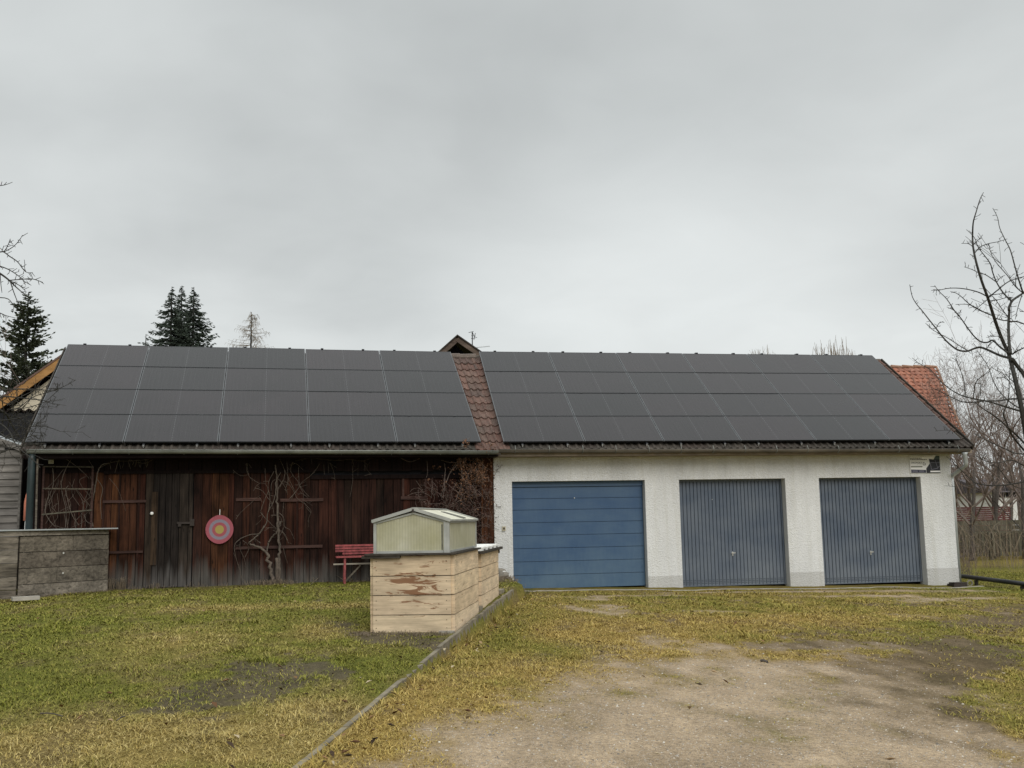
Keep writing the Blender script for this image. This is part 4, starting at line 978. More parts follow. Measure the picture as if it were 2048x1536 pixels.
# ------------------------------------------------------------------ grey box planter / store at the left
zg = .33
A = hit(34, 1192, (0, 0, zg), (0, 0, 1)); Bp = hit(211, 1179.5, (0, 0, zg), (0, 0, 1))
Lf = A + V(-RT[0], -RT[1], 0) * 1.9
ztop = hit(34, 1073, A, V(FW[0], FW[1], 0))[2]
sto = thing('storage_box', A, 'grey weathered plank storage box with a pale lid in front of the barn', 'storage box')
def wallplanks(mb, P, Q, z0, z1, n, th=.03, outward=None):
    d = (Q - P) * V(1, 1, 0); L = np.linalg.norm(d); d = d / L; nn_ = V(d[1], -d[0], 0)
    h = (z1 - z0) / n
    for i in range(n):
        cuts = [0, L] if i % 2 == 0 else [0, L * random.uniform(.3, .65), L]
        for c0, c1 in zip(cuts[:-1], cuts[1:]):
            c = P * V(1, 1, 0) + d * (c0 + c1) / 2 + nn_ * (th / 2 + random.uniform(0, .004)) + V(0, 0, z0 + (i + .5) * h)
            mb.obox(c, d, nn_, V(0, 0, 1), (c1 - c0) / 2 - .0025, th / 2, h / 2 - .005, r=random.random())
mb = MB(); wallplanks(mb, A, Bp, .24, ztop, 4); mb.build('front_panel', M['gray_wood_h'], sto)
mb = MB(); wallplanks(mb, Lf, A + V(-.01, 0, 0), .20, ztop, 5); o = mb.build('front_panel', M['gray_wood_h'], sto)
Bq = Bp + V(-.45, .05, 0); back = V(0, .2, 0)
mb = MB(); wallplanks(mb, Bp, Bp + V(-.15, .30, 0), .24, ztop, 4); mb.build('side_panel', M['gray_wood_h'], sto)
hzr = V(RT[0], RT[1], 0); hzr /= np.linalg.norm(hzr)
ya = hit(232, 1056, Bp + V(0, -.05, 0), (0, 1, 0))
mb = MB()
e0 = hit(0, 1062, A, V(FW[0], FW[1], 0)); 
lidz0, lidz1 = ztop + .01, ztop + .125
tipR = hit(215, 1066, Bp + V(0, -.02, 0), (0, 1, 0))
poly_ = [Lf * V(1,1,0) + V(0, -.04, 0), A * V(1,1,0) + V(.02, -.06, 0), tipR * V(1,1,0) + V(.03, -.04, 0), tipR * V(1,1,0) + V(-.2, .28, 0), Lf * V(1,1,0) + V(-.3, 1.2, 0)]
mb.prism([P + V(0, 0, lidz0) for P in poly_], (0, 0, .085)); mb.build('lid_frame', M['gray_wood_h'], sto)
poly2 = [Lf * V(1,1,0) + V(0, -.08, 0), A * V(1,1,0) + V(.03, -.10, 0), tipR * V(1,1,0) + V(.20, -.07, 0), tipR * V(1,1,0) + V(.05, .27, 0), Lf * V(1,1,0) + V(-.3, 1.2, 0)]
mb = MB(); mb.prism([P + V(0, 0, lidz0 + .087) for P in poly2], (0, 0, .022)); mb.build('lid', M['zinc_light'], sto)
for (x, y) in ((127, 1106), (126, 1146)):
    P = hit(x, y, A, np.cross(Bp - A, (0, 0, 1))); dd = (CAM - P) * V(1, 1, 0); dd /= np.linalg.norm(dd)
    mb = MB(); mb.tube([P + dd * .03, P + dd * .05], .016, 8); mb.build('screw', M['steel'], sto)
# boards lying at its foot
t = thing('board', A + V(.1, -.3, 0), 'narrow weathered board lying in the grass before the grey box', 'board')
mb = MB(); mb.beam(hit(5, 1197, (0,0,.34), (0,0,1)), hit(84, 1186, (0,0,.36), (0,0,1)), .08, .025); mb.build('plank', M['gray_wood_h'], t)
t = thing('slab', hit(50, 1200, (0,0,.3), (0,0,1)), 'pale concrete slab piece at the foot of the grey box', 'concrete block')
mb = MB(); mb.beam(hit(24, 1198, (0,0,.33), (0,0,1)), hit(78, 1195, (0,0,.33), (0,0,1)), .16, .06); mb.build('slab', M['concrete'], t)
# ------------------------------------------------------------------ shed far left
SY = .3
sh0 = atY(44, 960, SY); shz = lambda x, y: atY(x, y, SY)[2]
shed = thing('garden_shed', V(sh0[0] - 1, SY, .2), 'grey weathered clapboard shed at the left edge', 'shed')
mb = MB(); z = .2; zt = shz(44, 900)
xr = sh0[0]
while z < 3.35:
    z1 = z + .145
    xr_ = xr - .04; 
    def roofz_(x): return zt + (xr - x) * (shz(0, 882) - zt) / (xr - atY(0, 882, SY)[0])
    if z1 > roofz_(xr_): 
        # clip at the sloping roof line
        xx = xr - (z1 - zt) * (xr - atY(0, 882, SY)[0]) / max(1e-3, (shz(0, 882) - zt)); xr_ = min(xr_, xx)
    if xr_ < xr - 2.4: break
    mb.add([(xr - 2.4, SY, z), (xr_, SY, z), (xr_, SY - .035, z), (xr - 2.4, SY - .035, z), (xr - 2.4, SY, z1), (xr_, SY, z1), (xr_, SY - .006, z1), (xr - 2.4, SY - .006, z1)],
           [(0,1,2,3),(4,7,6,5),(3,2,6,7),(1,5,6,2)])
    z = z1 - .004
mb.build('clapboards', M['shed_wood'], shed)
mb = MB(); mb.box(xr - .04, xr, SY - .045, SY + .03, .2, zt); mb.build('corner_board', M['shed_wood'], shed)
mb = MB(); mb.box(xr - 2.4, xr - .045, SY + .001, SY + .03, .2, zt); mb.box(xr - .03, xr - .005, SY + .031, SY + 3, .2, zt); mb.build('wall', M['barn_dark'], shed)
mb = MB(); p0 = atY(50, 899, SY - .06); p1 = atY(-60, 862, SY - .06)
mb.beam(p0, p1, .03, .11, r=.8); mb.build('verge_board', M['shed_wood'], shed)
mb = MB(); mb.prism([p0 + V(0, .03, .06), p1 + V(0, .03, .06), p1 + V(0, .03, .03), p0 + V(0, .03, .03)], (0, 3, 0)); mb.build('roof', M['zinc_light'], shed)
# ------------------------------------------------------------------ cream house left with dark lean-to
HY = 9.0
q = lambda x, y, Y=HY: atY(x, y, Y)
hs_ = thing('house', V(q(60, 900)[0], HY, 0), 'cream gabled house with an orange timber verge behind the left of the barn', 'house')
e0_, e1_ = q(-260, 1000), q(152, 709); ap_ = e1_
mb = MB(); far_ = V(2 * ap_[0] - e0_[0], HY, e0_[2])
mb.prism([V(e0_[0] + .6, HY, -.3), V(far_[0] - .6, HY, -.3), V(far_[0] - .6, HY, far_[2] + .1), V(ap_[0], HY, ap_[2] - .15), V(e0_[0] + .6, HY, e0_[2] + .1)], (0, 8, 0)); mb.build('wall', M['cream'], hs_)
mb = MB(); dv = V(0, -.30, 0)
mb.beam(e0_ + dv, ap_ + dv, .04, .20, r=.3); mb.beam(far_ + dv * 1.1, ap_ + dv * 1.1, .04, .26, r=.6); mb.build('verge_board', M['orange_wood'], hs_)
mb = MB()
for E_ in (e0_, far_):
    n_ = V(0, 0, .16)
    mb.prism([E_ + V(0, -.34, .13), ap_ + V(0, -.34, .13), ap_ + V(0, -.34, .19), E_ + V(0, -.34, .19)], (0, 8.6, 0))
mb.build('roof', M['tiles'], hs_)
# lean-to with dark wavy tile edge
LY = 3.6
l0, l1 = atY(-140, 826, LY), atY(76, 824, LY)
lt = thing('lean_to', V(l0[0], LY, 0), 'dark open lean-to with wavy tiled edge left of the barn roof', 'lean-to')
mb = MB(); x = l0[0]
vs = []; nn_ = 0
while x < l1[0] + .3:
    w = .03 * math.sin(x * 2 * math.pi / .19)
    vs += [(x, LY - .9, l0[2] - .02 + w - .0), (x, LY + 1.2, l0[2] - .55 + w), (x, LY - .9, l0[2] - .06 + w)]; x += .03; nn_ += 1
mb.add(vs, [f_ for i in range(nn_ - 1) for f_ in ((3*i, 3*i+3, 3*i+4, 3*i+1), (3*i+2, 3*i+5, 3*i+3, 3*i))], .2); mb.build('roof', M['barn_dark'], lt)
mb = MB(); mb.box(l0[0], l1[0] + .2, LY - .85, LY - .8, l0[2] - 1.6, l0[2] - .085); mb.box(l0[0], l1[0] + .2, LY - .80, LY - .2, -.2, l0[2] - 1.6)
mb.build('wall', M['hole'], lt)  # near-black sheets stand for the shade inside the open porch
# ------------------------------------------------------------------ gable house behind the middle + antennas
MY = 9.5
apx, lpx, rpx = atY(914, 674, MY), atY(878, 706, MY), atY(960, 706, MY)
gh = thing('gabled_house', V(apx[0], MY, 0), 'small dark timber gable peeking over the junction of barn and garage roofs', 'house')
def ext(P, k=1.0): return apx + (P - apx) * k
L3, R3 = ext(lpx, 3.5), ext(rpx, 3.5)
mb = MB(); mb.beam(apx + V(0,-.02,-.06), L3 + V(0,-.02,-.06), .05, .17, r=.2); mb.beam(apx + V(0,-.035,-.06), R3 + V(0,-.035,-.06), .05, .17, r=.7); mb.build('verge_board', M['verge_wood'], gh)
mb = MB()
for Q in (L3, R3): mb.prism([apx + V(0,-.10,.02), Q + V(0,-.10,.02), Q + V(0,-.10,.065), apx + V(0,-.10,.065)], (0, 6, 0))
mb.build('roof', M['dark_board'], gh)
mb = MB(); mb.prism([V(L3[0] + .6, MY + .5, 0), V(R3[0] - .6, MY + .5, 0), R3 + V(-.6, .5, -.2), apx + V(0, .5, -.15), L3 + V(.6, .5, -.2)], (0, .1, 0)); mb.build('wall', M['hole'], gh)
at1 = atY(944.5, 664, MY + 2); at0 = atY(945, 740, MY + 2)
an = thing('antenna', at0, 'thin mast antenna with small crossed elements right of the dark gable', 'antenna', 'roof antennas')
mb = MB(); mb.tube([at0 - V(0, 0, 1.0), at1], .018, 5); mb.build('mast', M['blackp'], an)
mb = MB()
for (dx0, dz0, dx1, dz1) in ((-.12,-.02,.03,.0),(.0,.0,.06,-.18),(-.03,-.12,.10,-.16),(-.04,-.22,.14,-.20),(.05,-.26,.09,-.05)): mb.beam(at1 + V(dx0, 0, dz0), at1 + V(dx1, -.1, dz1), .014, .014)
mb.build('element', M['blackp'], an)
y0_, y1_ = atY(948, 695.5, MY + 3), atY(979, 692.5, MY + 3)
an = thing('antenna', atY(955, 740, MY + 3), 'horizontal yagi antenna on a short mast right of the dark gable', 'antenna', 'roof antennas')
mb = MB(); mb.beam(y0_, y1_, .02, .02); P = atY(954.5, 694.5, MY + 3); mb.tube([P, P - V(0, 0, 1.5)], .012, 5); mb.build('boom', M['zinc_light'], an)
mb = MB()
for i in range(12):
    P = y0_ + (y1_ - y0_) * i / 11; mb.beam(P + V(0, -.1, -.03), P + V(0, .1, .03), .008, .008)
mb.build('element', M['zinc_light'], an)
# ------------------------------------------------------------------ red roof house right
RY = 14.0
r_r = atY(1862, 737, RY + 4.2); 
oh = thing('house', V(r_r[0] - 3, RY + 4, 0), 'house with a bright orange tiled roof behind the right end of the garage', 'house')
e_r = atY(1924, 868, RY)
FR = Fr(V(e_r[0], RY, 0), -.045)
# pitch from ridge to eave
pit2 = math.atan2(r_r[2] - e_r[2], 4.2); rowsn = int(math.hypot(r_r[2] - e_r[2], 4.2) / .30)
# hip-like verge: the roof's right edge runs from ridge (further left) to eave
dxv = (e_r[0] - r_r[0])
mb = MB(); cp2, sp2 = math.cos(pit2), math.sin(pit2); slope = math.hypot(r_r[2] - e_r[2], 4.2); rowh = slope / rowsn
for j in range(rowsn):
    t0, t1 = j * rowh - .03, (j + 1) * rowh
    xr0 = -dxv * (j / rowsn)
    i = 0; x = xr0
    while x > -7.5:
        w = .24; r = random.random(); vs = []
        for qn in range(6):
            xx = x - w * qn / 5; lift = .035 * max(0, math.sin(qn / 5 * math.pi * 1.0)) ** .7
            for (t_, l_) in ((t0, lift - .01), (t0, lift + .035), (t1, lift + .004)):
                vs.append(FR.P(xx, t_ * cp2 - l_ * sp2, e_r[2] + t_ * sp2 + l_ * cp2))
        mb.add(vs, [f_ for qn in range(5) for f_ in ((3*qn, 3*qn+1, 3*qn+4, 3*qn+3), (3*qn+1, 3*qn+2, 3*qn+5, 3*qn+4))], r)
        x -= w
mb.build('roof', M['tiles_orange'], oh)
mb = MB(); P = FR.P(.03, 0, e_r[2] + .05); Q = FR.P(-dxv + .03, slope * cp2, e_r[2] + slope * sp2 + .05)
for i in range(rowsn): mb.tube([P + (Q - P) * i / rowsn, P + (Q - P) * (i + 1.06) / rowsn + V(0, 0, -.01)], [.055, .045], 7)
Rg = FR.P(-7.5, slope * cp2, e_r[2] + slope * sp2 + .04); nT = 18
for i in range(nT): mb.tube([Q + (Rg - Q) * i / nT, Q + (Rg - Q) * (i + 1.05) / nT + V(0, 0, .03)], [.06, .075], 7)
mb.build('ridge_cap', M['ridge_orange'], oh)
mb = MB(); mb.beam(FR.P(.1, .0, e_r[2] - .03), FR.P(-7, .0, e_r[2] - .03), .10, .14); mb.build('gutter', M['salmon'], oh)
mb = MB(); zz = e_r[2] - .05
mb.prism([FR.P(-.7, .4, -.5), FR.P(-7.2, .4, -.5), FR.P(-7.2, .4, zz), FR.P(-.7, .4, zz)], (0, 7.5, 0)); 
mb.prism([FR.P(-7.4, .5, zz), FR.P(-7.4, slope*cp2, e_r[2] + slope*sp2 - .25), FR.P(-7.4, 2*slope*cp2 - .5, zz)], FR.e * (7.4 - max(0, dxv) - .7)); mb.build('wall', M['cream'], oh)
# ------------------------------------------------------------------ trees
def catmull(pts, n=4):
    pts = [np.asarray(p, float) for p in pts]; out = []
    for i in range(len(pts) - 1):
        p0 = pts[max(i-1, 0)]; p1 = pts[i]; p2 = pts[i+1]; p3 = pts[min(i+2, len(pts)-1)]
        for k in range(n):
            t = k / n; out.append(.5 * ((2*p1) + (-p0+p2)*t + (2*p0-5*p1+4*p2-p3)*t*t + (-p0+3*p1-3*p2+p3)*t**3))
    out.append(pts[-1]); return out
def traced(mb, pts, sc_, org, dep, r0, r1, spur=True, wob=.35, thick=5):
    """branch through world points: the picture's outline gives direction, depth wanders"""
    n = len(pts); ph = random.uniform(0, 6); amp = random.uniform(.4, 1) * wob
    P = [atd(org[0] + p[0] / sc_, org[1] + p[1] / sc_, dep + amp * (math.sin(ph + i * .7) - math.sin(ph))) for i, p in enumerate(pts)]
    P = catmull(P, 4); rad = [r0 + (r1 - r0) * i / (len(P) - 1) for i in range(len(P))]
    mb.tube(P, rad, thick)
    if spur:
        for i in range(1, len(P) - 1):
            if random.random() < .62:
                d = P[i+1] - P[i-1]; d /= np.linalg.norm(d); v = np.cross(d, RNG.normal(size=3)); v /= np.linalg.norm(v)
                l = random.uniform(.015, .06); Q = P[i] + (v * .9 + d * .35) * l
                mb.tube([P[i], Q], [.0035, .0022], 3)
                if random.random() < .3: mb.tube([Q, Q + (v + d * random.uniform(-1, 1)) * .02], [.004, .002], 3)
    return P
C4 = (5.12, (1800, 340)); C5 = (5.12, (1800, 620)); CS = (7.642, (1780, 860))
def tw(a, off): return [(x, y + off) for x, y in a]
# (points, crop, r0, r1), base first
RTREE = [
 ([(1345,1700),(1310,1400),(1270,1130),(1230,920),(1180,700),(1145,560),(1115,450),(1060,330),(1000,180),(950,30),(900,-126),(835,-304),(780,-494),(750,-644),(743,-754)], C5, .034, .011),
 ([(743,680),(750,540),(780,430),(820,300),(855,230)], C4, .010, .004),
 ([(1130,450),(1115,330),(1110,150),(1120,0)], C5, .022, .017), ([(1115,1436),(1120,1400),(1150,1340),(1200,1300),(1260,1260),(1330,1200)], C4, .017, .012),
 ([(1260,1260),(1215,1120),(1175,980),(1130,820),(1070,700),(1020,590),(1000,490),(950,390)], C4, .010, .003),
 ([(1260,1260),(1180,1190),(1100,1080),(980,940),(925,830),(910,750)], C4, .007, .003),
 ([(1150,1350),(1060,1260),(990,1150),(950,1050),(925,960),(860,870),(800,790),(760,690),(680,610)], C4, .010, .003),
 ([(900,1300),(800,1250),(650,1215),(510,1210),(400,1230),(320,1232)], C4, .008, .003),
 ([(900,1310),(1000,1230),(1100,1150),(1200,1110),(1320,1080)], C4, .008, .005),
 ([(765,850),(820,790),(900,755),(1000,735),(1100,705)], C4, .006, .003), ([(750,770),(790,725),(840,695)], C4, .005, .003), ([(750,790),(700,755),(630,752)], C4, .005, .003), ([(765,890),(715,862)], C4, .005, .003),
 ([(990,1150),(880,1075),(800,1050),(740,1020),(657,992)], C4, .006, .003), ([(990,1150),(1030,1100),(1075,1078)], C4, .005, .003),
 ([(945,1490),(850,1450),(720,1380),(620,1290),(560,1255),(515,1245)], C4, .008, .003), ([(850,1450),(760,1400),(680,1375),(570,1377)], C4, .006, .003), ([(890,1330),(820,1390),(745,1455)], C4, .005, .003),
 ([(910,1340),(1000,1330),(1100,1305),(1160,1305)], C4, .005, .003), ([(930,1280),(1040,1265),(1125,1243)], C4, .005, .003),
 ([(1110,1510),(1040,1420),(980,1330),(890,1230),(860,1190)], C4, .006, .003), ([(1245,1290),(1210,1400),(1180,1530)], C4, .006, .003), ([(1185,1190),(1190,1080),(1230,965)], C4, .005, .003),
 ([(1115,490),(1020,465),(900,410),(820,382),(760,395),(690,420),(600,412),(520,360),(440,280),(370,190),(290,90),(220,0),(170,-60),(125,-140),(100,-260)], C5, .016, .004),
 ([(690,415),(600,360),(500,295),(400,240),(330,200),(262,135)], C5, .006, .003), ([(370,190),(390,150),(415,120)], C5, .005, .003),
 ([(1100,435),(1020,375),(950,310),(900,330),(830,325),(760,270),(690,180),(620,80),(560,10),(480,-110),(400,-190),(355,-250)], C5, .012, .004),
 ([(610,60),(560,10),(480,-32)], C5, .004, .003), ([(600,40),(625,10)], C5, .004, .003), ([(1030,265),(960,270),(885,280)], C5, .005, .003), ([(885,395),(905,370),(940,335)], C5, .005, .003),
 ([(1150,500),(1200,570),(1270,660),(1335,790),(1365,1000),(1360,1300),(1345,1700)], C5, .022, .034), ([(1150,455),(1200,420),(1310,370)], C5, .010, .007), ([(1160,450),(1200,390),(1235,335)], C5, .004, .003),
 ([(1115,110),(1050,105),(980,85)], C5, .006, .007), ([(1120,120),(1200,120),(1300,155)], C5, .010, .008), ([(1300,20),(1230,15)], C5, .004, .003),
 ([(1330,1060),(1180,1020),(1050,980),(900,935),(760,910),(620,870),(500,800),(400,710),(310,610),(200,550),(125,490)], C5, .013, .003),
 ([(1330,915),(1150,910),(1000,930),(880,930),(750,945),(640,940),(560,910),(480,870),(380,820),(290,780)], C5, .011, .003),
 ([(1330,1420),(1180,1270),(1080,1180),(960,1080),(850,1010),(760,940)], C5, .012, .006),
 ([(1290,1460),(1150,1290),(1090,1150),(1060,1060),(1110,920),(1120,700),(1130,570)], C5, .012, .004),
 ([(1270,1030),(1150,960),(1040,860),(960,740),(910,600),(860,510),(780,410)], C5, .008, .003),
 ([(670,890),(660,750),(620,620),(580,520),(575,445)], C5, .006, .003), ([(755,910),(765,780),(800,710),(880,650),(955,565)], C5, .006, .003),
 ([(1200,890),(1120,740),(1060,660),(940,590)], C5, .005, .003), ([(1110,720),(1050,690),(985,705)], C5, .004, .003), ([(825,880),(825,715)], C5, .004, .002), ([(1230,1000),(1210,800),(1110,690),(1060,610)], C5, .005, .003),
 ([(490,870),(495,980),(530,1100),(570,1200),(575,1250)], C5, .004, .003), ([(560,1240),(460,1230),(360,1240)], C5, .003, .002), ([(480,870),(350,905),(250,920)], C5, .004, .002),
 ([(2150,760),(2048,790),(1850,830),(1640,850),(1450,840),(1310,810),(1200,720),(1060,590),(970,500),(860,400)], CS, .010, .003),
 ([(2150,430),(2048,370),(1900,350),(1700,260),(1500,170),(1300,60)], CS, .010, .004),
 ([(2150,560),(2048,540),(1850,460),(1650,500),(1450,470),(1300,370)], CS, .008, .003),
 ([(1280,830),(1150,865),(1000,865),(830,850)], CS, .004, .002), ([(1990,1500),(1800,1300),(1650,1150),(1500,980)], CS, .006, .003),
 ([(2150,900),(1900,860),(1700,640),(1600,540),(1360,430)], CS, .006, .003),
]
DT = 10.5
base = atd(2110, 1300, DT); base[2] = float(Dh(base[0], base[1]))
tr = thing('fruit_tree', base, 'bare dark fruit tree with long arching branches at the right edge', 'tree')
mb = MB(); top_ = atd(1800 + 1345 / 5.12, 620 + 1700 / 5.12, DT)
mb.tube(catmull([base - V(0,0,.2), base + V(.02, 0, .5), (base + top_) / 2 + V(.06, .03, 0), top_], 4), [.10,.095,.09,.085,.082,.078,.072,.068,.062,.055,.048,.040,.036], 9); mb.build('trunk', M['bark'], tr, True)
mb = MB()
for pts, (s_, o_), r0, r1 in RTREE: traced(mb, pts, s_, o_, DT, r0 * .88, r1 * .8)
# branches that reach outside the picture, so that the crown is whole
def rec(mb, P, d, L, r, lv, maxlv, n=4, up=.10, spread=.6, kids=(2, 4), sides=4, seg=4, rmin=.0025):
    pts = [P]; dd = d / np.linalg.norm(d); 
    for i in range(seg):
        dd = dd + RNG.normal(size=3) * .16 + V(0, 0, up); dd /= np.linalg.norm(dd); pts.append(pts[-1] + dd * L / seg)
    re = max(rmin, r * .45)
    mb.tube(pts, [r + (re - r) * i / seg for i in range(seg + 1)], sides if lv < 2 else 3, cap=False)
    if lv >= maxlv: return
    for q_ in range(random.randint(*kids)):
        k = random.randint(1, seg); rr = (r + (re - r) * k / seg) * .62
        v = RNG.normal(size=3); v -= dd * (v @ dd); v /= np.linalg.norm(v) + 1e-9
        rec(mb, pts[k], dd + v * random.uniform(.5, 1.2) * spread * 1.6, L * random.uniform(.5, .8), max(rmin, rr), lv + 1, maxlv, n, up, spread, kids, sides, max(2, seg - 1), rmin)
for i in range(5):
    P = atd(1800 + 1360 / 5.12, 620 + (1400 - i * 130) / 5.12, DT); rec(mb, P, V(1.0, random.uniform(-.8, .8), .9), 1.3, .016, 0, 3)
mb.build('crown', M['bark_dark'], tr)
DL = 9.0; C2 = (5.12, (0, 340)); C3 = (6.98, (0, 700))
LTREE = [([(-80,165),(40,155),(127,125)], C2, .005, .003), ([(-200,860),(0,840),(40,840),(100,885),(180,940),(240,1020),(280,1050),(335,1050)], C2, .008, .003),
 ([(40,840),(130,790),(190,730),(230,668)], C2, .005, .003), ([(60,810),(85,760),(105,705)], C2, .004, .003), ([(20,830),(40,775)], C2, .004, .003), ([(225,990),(250,980),(272,965)], C2, .003, .002),
 ([(-200,930),(0,985),(100,1025),(190,1085),(250,1140),(305,1170)], C2, .007, .003), ([(-300,860),(0,1060),(100,1135),(160,1195),(270,1290)], C2, .013, .005),
 ([(100,1130),(220,1120),(330,1115),(437,1150)], C2, .006, .004), ([(105,1140),(130,1220),(180,1350),(240,1470)], C2, .006, .003), ([(130,1145),(210,1190),(270,1250)], C2, .005, .003),
 ([(-200,1310),(50,1310),(130,1370),(180,1430)], C2, .006, .003), ([(-200,1400),(0,1465),(60,1490),(160,1515)], C2, .006, .003), ([(0,1060),(10,1180),(20,1255)], C2, .005, .003),
 ([(-200,640),(0,660),(100,650),(300,670),(480,690),(600,700),(700,740),(800,757),(920,775)], C3, .009, .002),
 ([(-200,580),(150,550),(300,545),(550,553),(740,570),(820,540),(950,480),(1065,415)], C3, .009, .002),
 ([(100,830),(250,810),(400,700),(500,640),(640,600),(760,560),(805,540)], C3, .006, .003), ([(800,560),(805,455)], C3, .004, .002),
 ([(-200,760),(60,870),(130,980),(200,1100),(260,1200),(330,1300),(380,1500)], C3, .012, .004), ([(170,830),(400,800),(560,750),(640,715),(760,610),(820,560)], C3, .005, .003),
 ([(130,965),(220,910),(320,800),(400,720),(450,640),(560,560),(665,490)], C3, .006, .003), ([(180,1050),(300,1070),(380,1110),(500,1150),(620,1155)], C3, .006, .003),
 ([(-200,1100),(0,1160),(60,1200),(200,1270),(400,1300),(600,1340)], C3, .008, .003), ([(200,1270),(350,1230),(480,1190),(520,1240)], C3, .005, .003), ([(260,1190),(200,1200),(100,1240)], C3, .005, .003),
 ([(-200,1500),(0,1440),(200,1360),(330,1340),(500,1310),(640,1310)], C3, .008, .003), ([(60,870),(30,700),(80,560),(250,560)], C3, .005, .003), ([(0,700),(150,760),(300,640),(370,560),(640,580)], C3, .005, .002),
 ([(130,980),(250,1020),(330,960)], C3, .004, .002), ([(330,1300),(380,1090),(420,1020)], C3, .004, .002), ([(-100,300),(60,360),(180,450),(320,480),(380,380),(400,280),(360,220)], C3, .004, .002),
 ([(-200,900),(100,1100),(230,1330),(460,1530),(560,1640)], C3, .007, .003), ([(0,1150),(100,1100),(150,900),(240,660),(230,560)], C3, .005, .002)]
base = atd(-230, 1350, DL); base[2] = float(Lh(base[0], base[1]))
tl_ = thing('fruit_tree', base, 'bare fruit tree reaching in with spurred twigs from the left edge', 'tree')
mb = MB(); top_ = atd(-130, 760, DL); mb.tube(catmull([base - V(0,0,.2), base + V(0, 0, .6), (base + top_) / 2, top_], 4), [.1 - .005 * i for i in range(13)], 9); mb.build('trunk', M['bark'], tl_, True)
mb = MB()
for y0_, y1_ in ((760, 520), (760, 640), (900, 760), (800, 860), (820, 800), (760, 370)): 
    mb.tube(catmull([atd(-130, max(y0_, 760), DL), atd(-80, (y0_ + y1_) / 2, DL), atd(-38, y1_, DL)], 4), [.03 - .002 * i for i in range(9)], 6)
for pts, (s_, o_), r0, r1 in LTREE: traced(mb, pts, s_, o_, DL, r0 * .85, r1 * .75)
for i in range(12): rec(mb, atd(random.uniform(-40, 60), random.uniform(800, 885), DL + random.uniform(-.3, .3)), V(random.uniform(-.3, 1), random.uniform(-.6, .6), random.uniform(-.4, .6)), .28, .005, 1, 3, up=.02, rmin=.0018)
for i in range(5): rec(mb, atd(-130, 765 + i * 12, DL), V(-1.2, random.uniform(-.6, .6), .7), 1.5, .022, 0, 3)
mb.build('crown', M['bark_dark'], tl_)
# background bare trees
def bare_tree(x, y, h, label, grp, r=.12, mat='twig_brown', lv=4, kids=(3, 5), name='bare_tree', spread=.6, n0=6, up=.1, rmin=.006):
    z = float(gz(x, y)); t = thing(name, (x, y, z), label, 'tree', grp)
    mb = MB(); pts = [V(x, y, z - .2)]; d = V(0, 0, 1)
    for i in range(5): d = d + RNG.normal(size=3) * .06; d /= np.linalg.norm(d); pts.append(pts[-1] + d * h * .55 / 5)
    mb.tube(pts, [r * (1 - .11 * i) for i in range(6)], 7); mb.build('trunk', M['bark'], t, True)
    mb = MB()
    for i in range(n0):
        k = random.randint(2, 5); a = random.uniform(0, 6.28)
        rec(mb, pts[k], V(math.cos(a) * .8, math.sin(a) * .8, .9), h * random.uniform(.26, .42), r * .42, 0, lv, up=up, spread=spread, kids=kids, rmin=rmin)
    mb.build('crown', M[mat], t); return t
def behind(px, Y): 
    P = atY(px, 1000, Y); return P[0], Y
bt = [(1935,10.5,6.0,'slender bare tree nearest the right garage corner'),(1985,13,7.2,'bare tree with dense twigs before the white house'),(2040,11,6.5,'bare brown tree rising over the picket fence at the right edge'),
      (1905,20,7.6,'far bare tree beside the orange tiled roof'),(1950,24,8.6,'tallest far bare tree right of the orange roof'),(2010,22,8.4,'far bare tree above the white house'),(2075,18,8.2,'bare tree leaning in from beyond the right edge'),(1980,17,6.5,'bushy bare tree left of the white house')]
for px, Y, h, lb in bt:
    x, y = behind(px, Y); bare_tree(x, y, h, lb, 'bare trees right of the garage', r=.075 + .004 * h, lv=4, kids=(2, 4), n0=7, rmin=.004)
x, y = behind(1640, 12)
def rods(px0, px1, ytop, Y, n, label, name='pollard_tree'):
    X0, X1 = atY(px0, 700, Y)[0], atY(px1, 700, Y)[0]; t = thing(name, ((X0 + X1) / 2, Y, -.2), label, 'tree')
    mb = MB(); zt_ = atY((px0 + px1) / 2, 725, Y)[2]; c = V((X0 + X1) / 2, Y, 0)
    mb.tube([V(c[0], Y, -.2), V(c[0], Y, zt_ - 2.2)], [.2, .14], 8); mb.build('trunk', M['bark'], t)
    mb = MB()
    for i in range(n):
        X = random.uniform(X0, X1); f_ = abs((X - c[0]) / (X1 - X0) * 2); P = V(X, Y + random.uniform(-.6, .6), zt_)
        mb.tube([V(c[0], Y, zt_ - 2.3), (V(c[0], Y, zt_ - 2.2) + P) / 2 + V(0, 0, -.4), P], [.05, .03, .015], 4, False)
        top = atY(1650, random.uniform(ytop, 706), Y)[2] - f_ * .25
        Q = V(X + random.uniform(-.12, .12), P[1], max(top, zt_ + .1)); mb.tube([P, (P + Q) / 2 + V(random.uniform(-.04, .04), 0, 0), Q], [.014, .009, .004], 3, False)
        if random.random() < .7: mb.tube([(P + Q) / 2, (P + Q) / 2 + V(random.uniform(-.15, .15), 0, .25)], [.006, .003], 3, False)
    mb.build('crown', M['twig_tan'], t)
rods(1625, 1700, 672, 12, 55, 'pollarded tree tops with upright rods over the right half of the garage roof')
rods(1495, 1545, 694, 14, 22, 'faint low rods of a shrub just left of the pollarded tree')
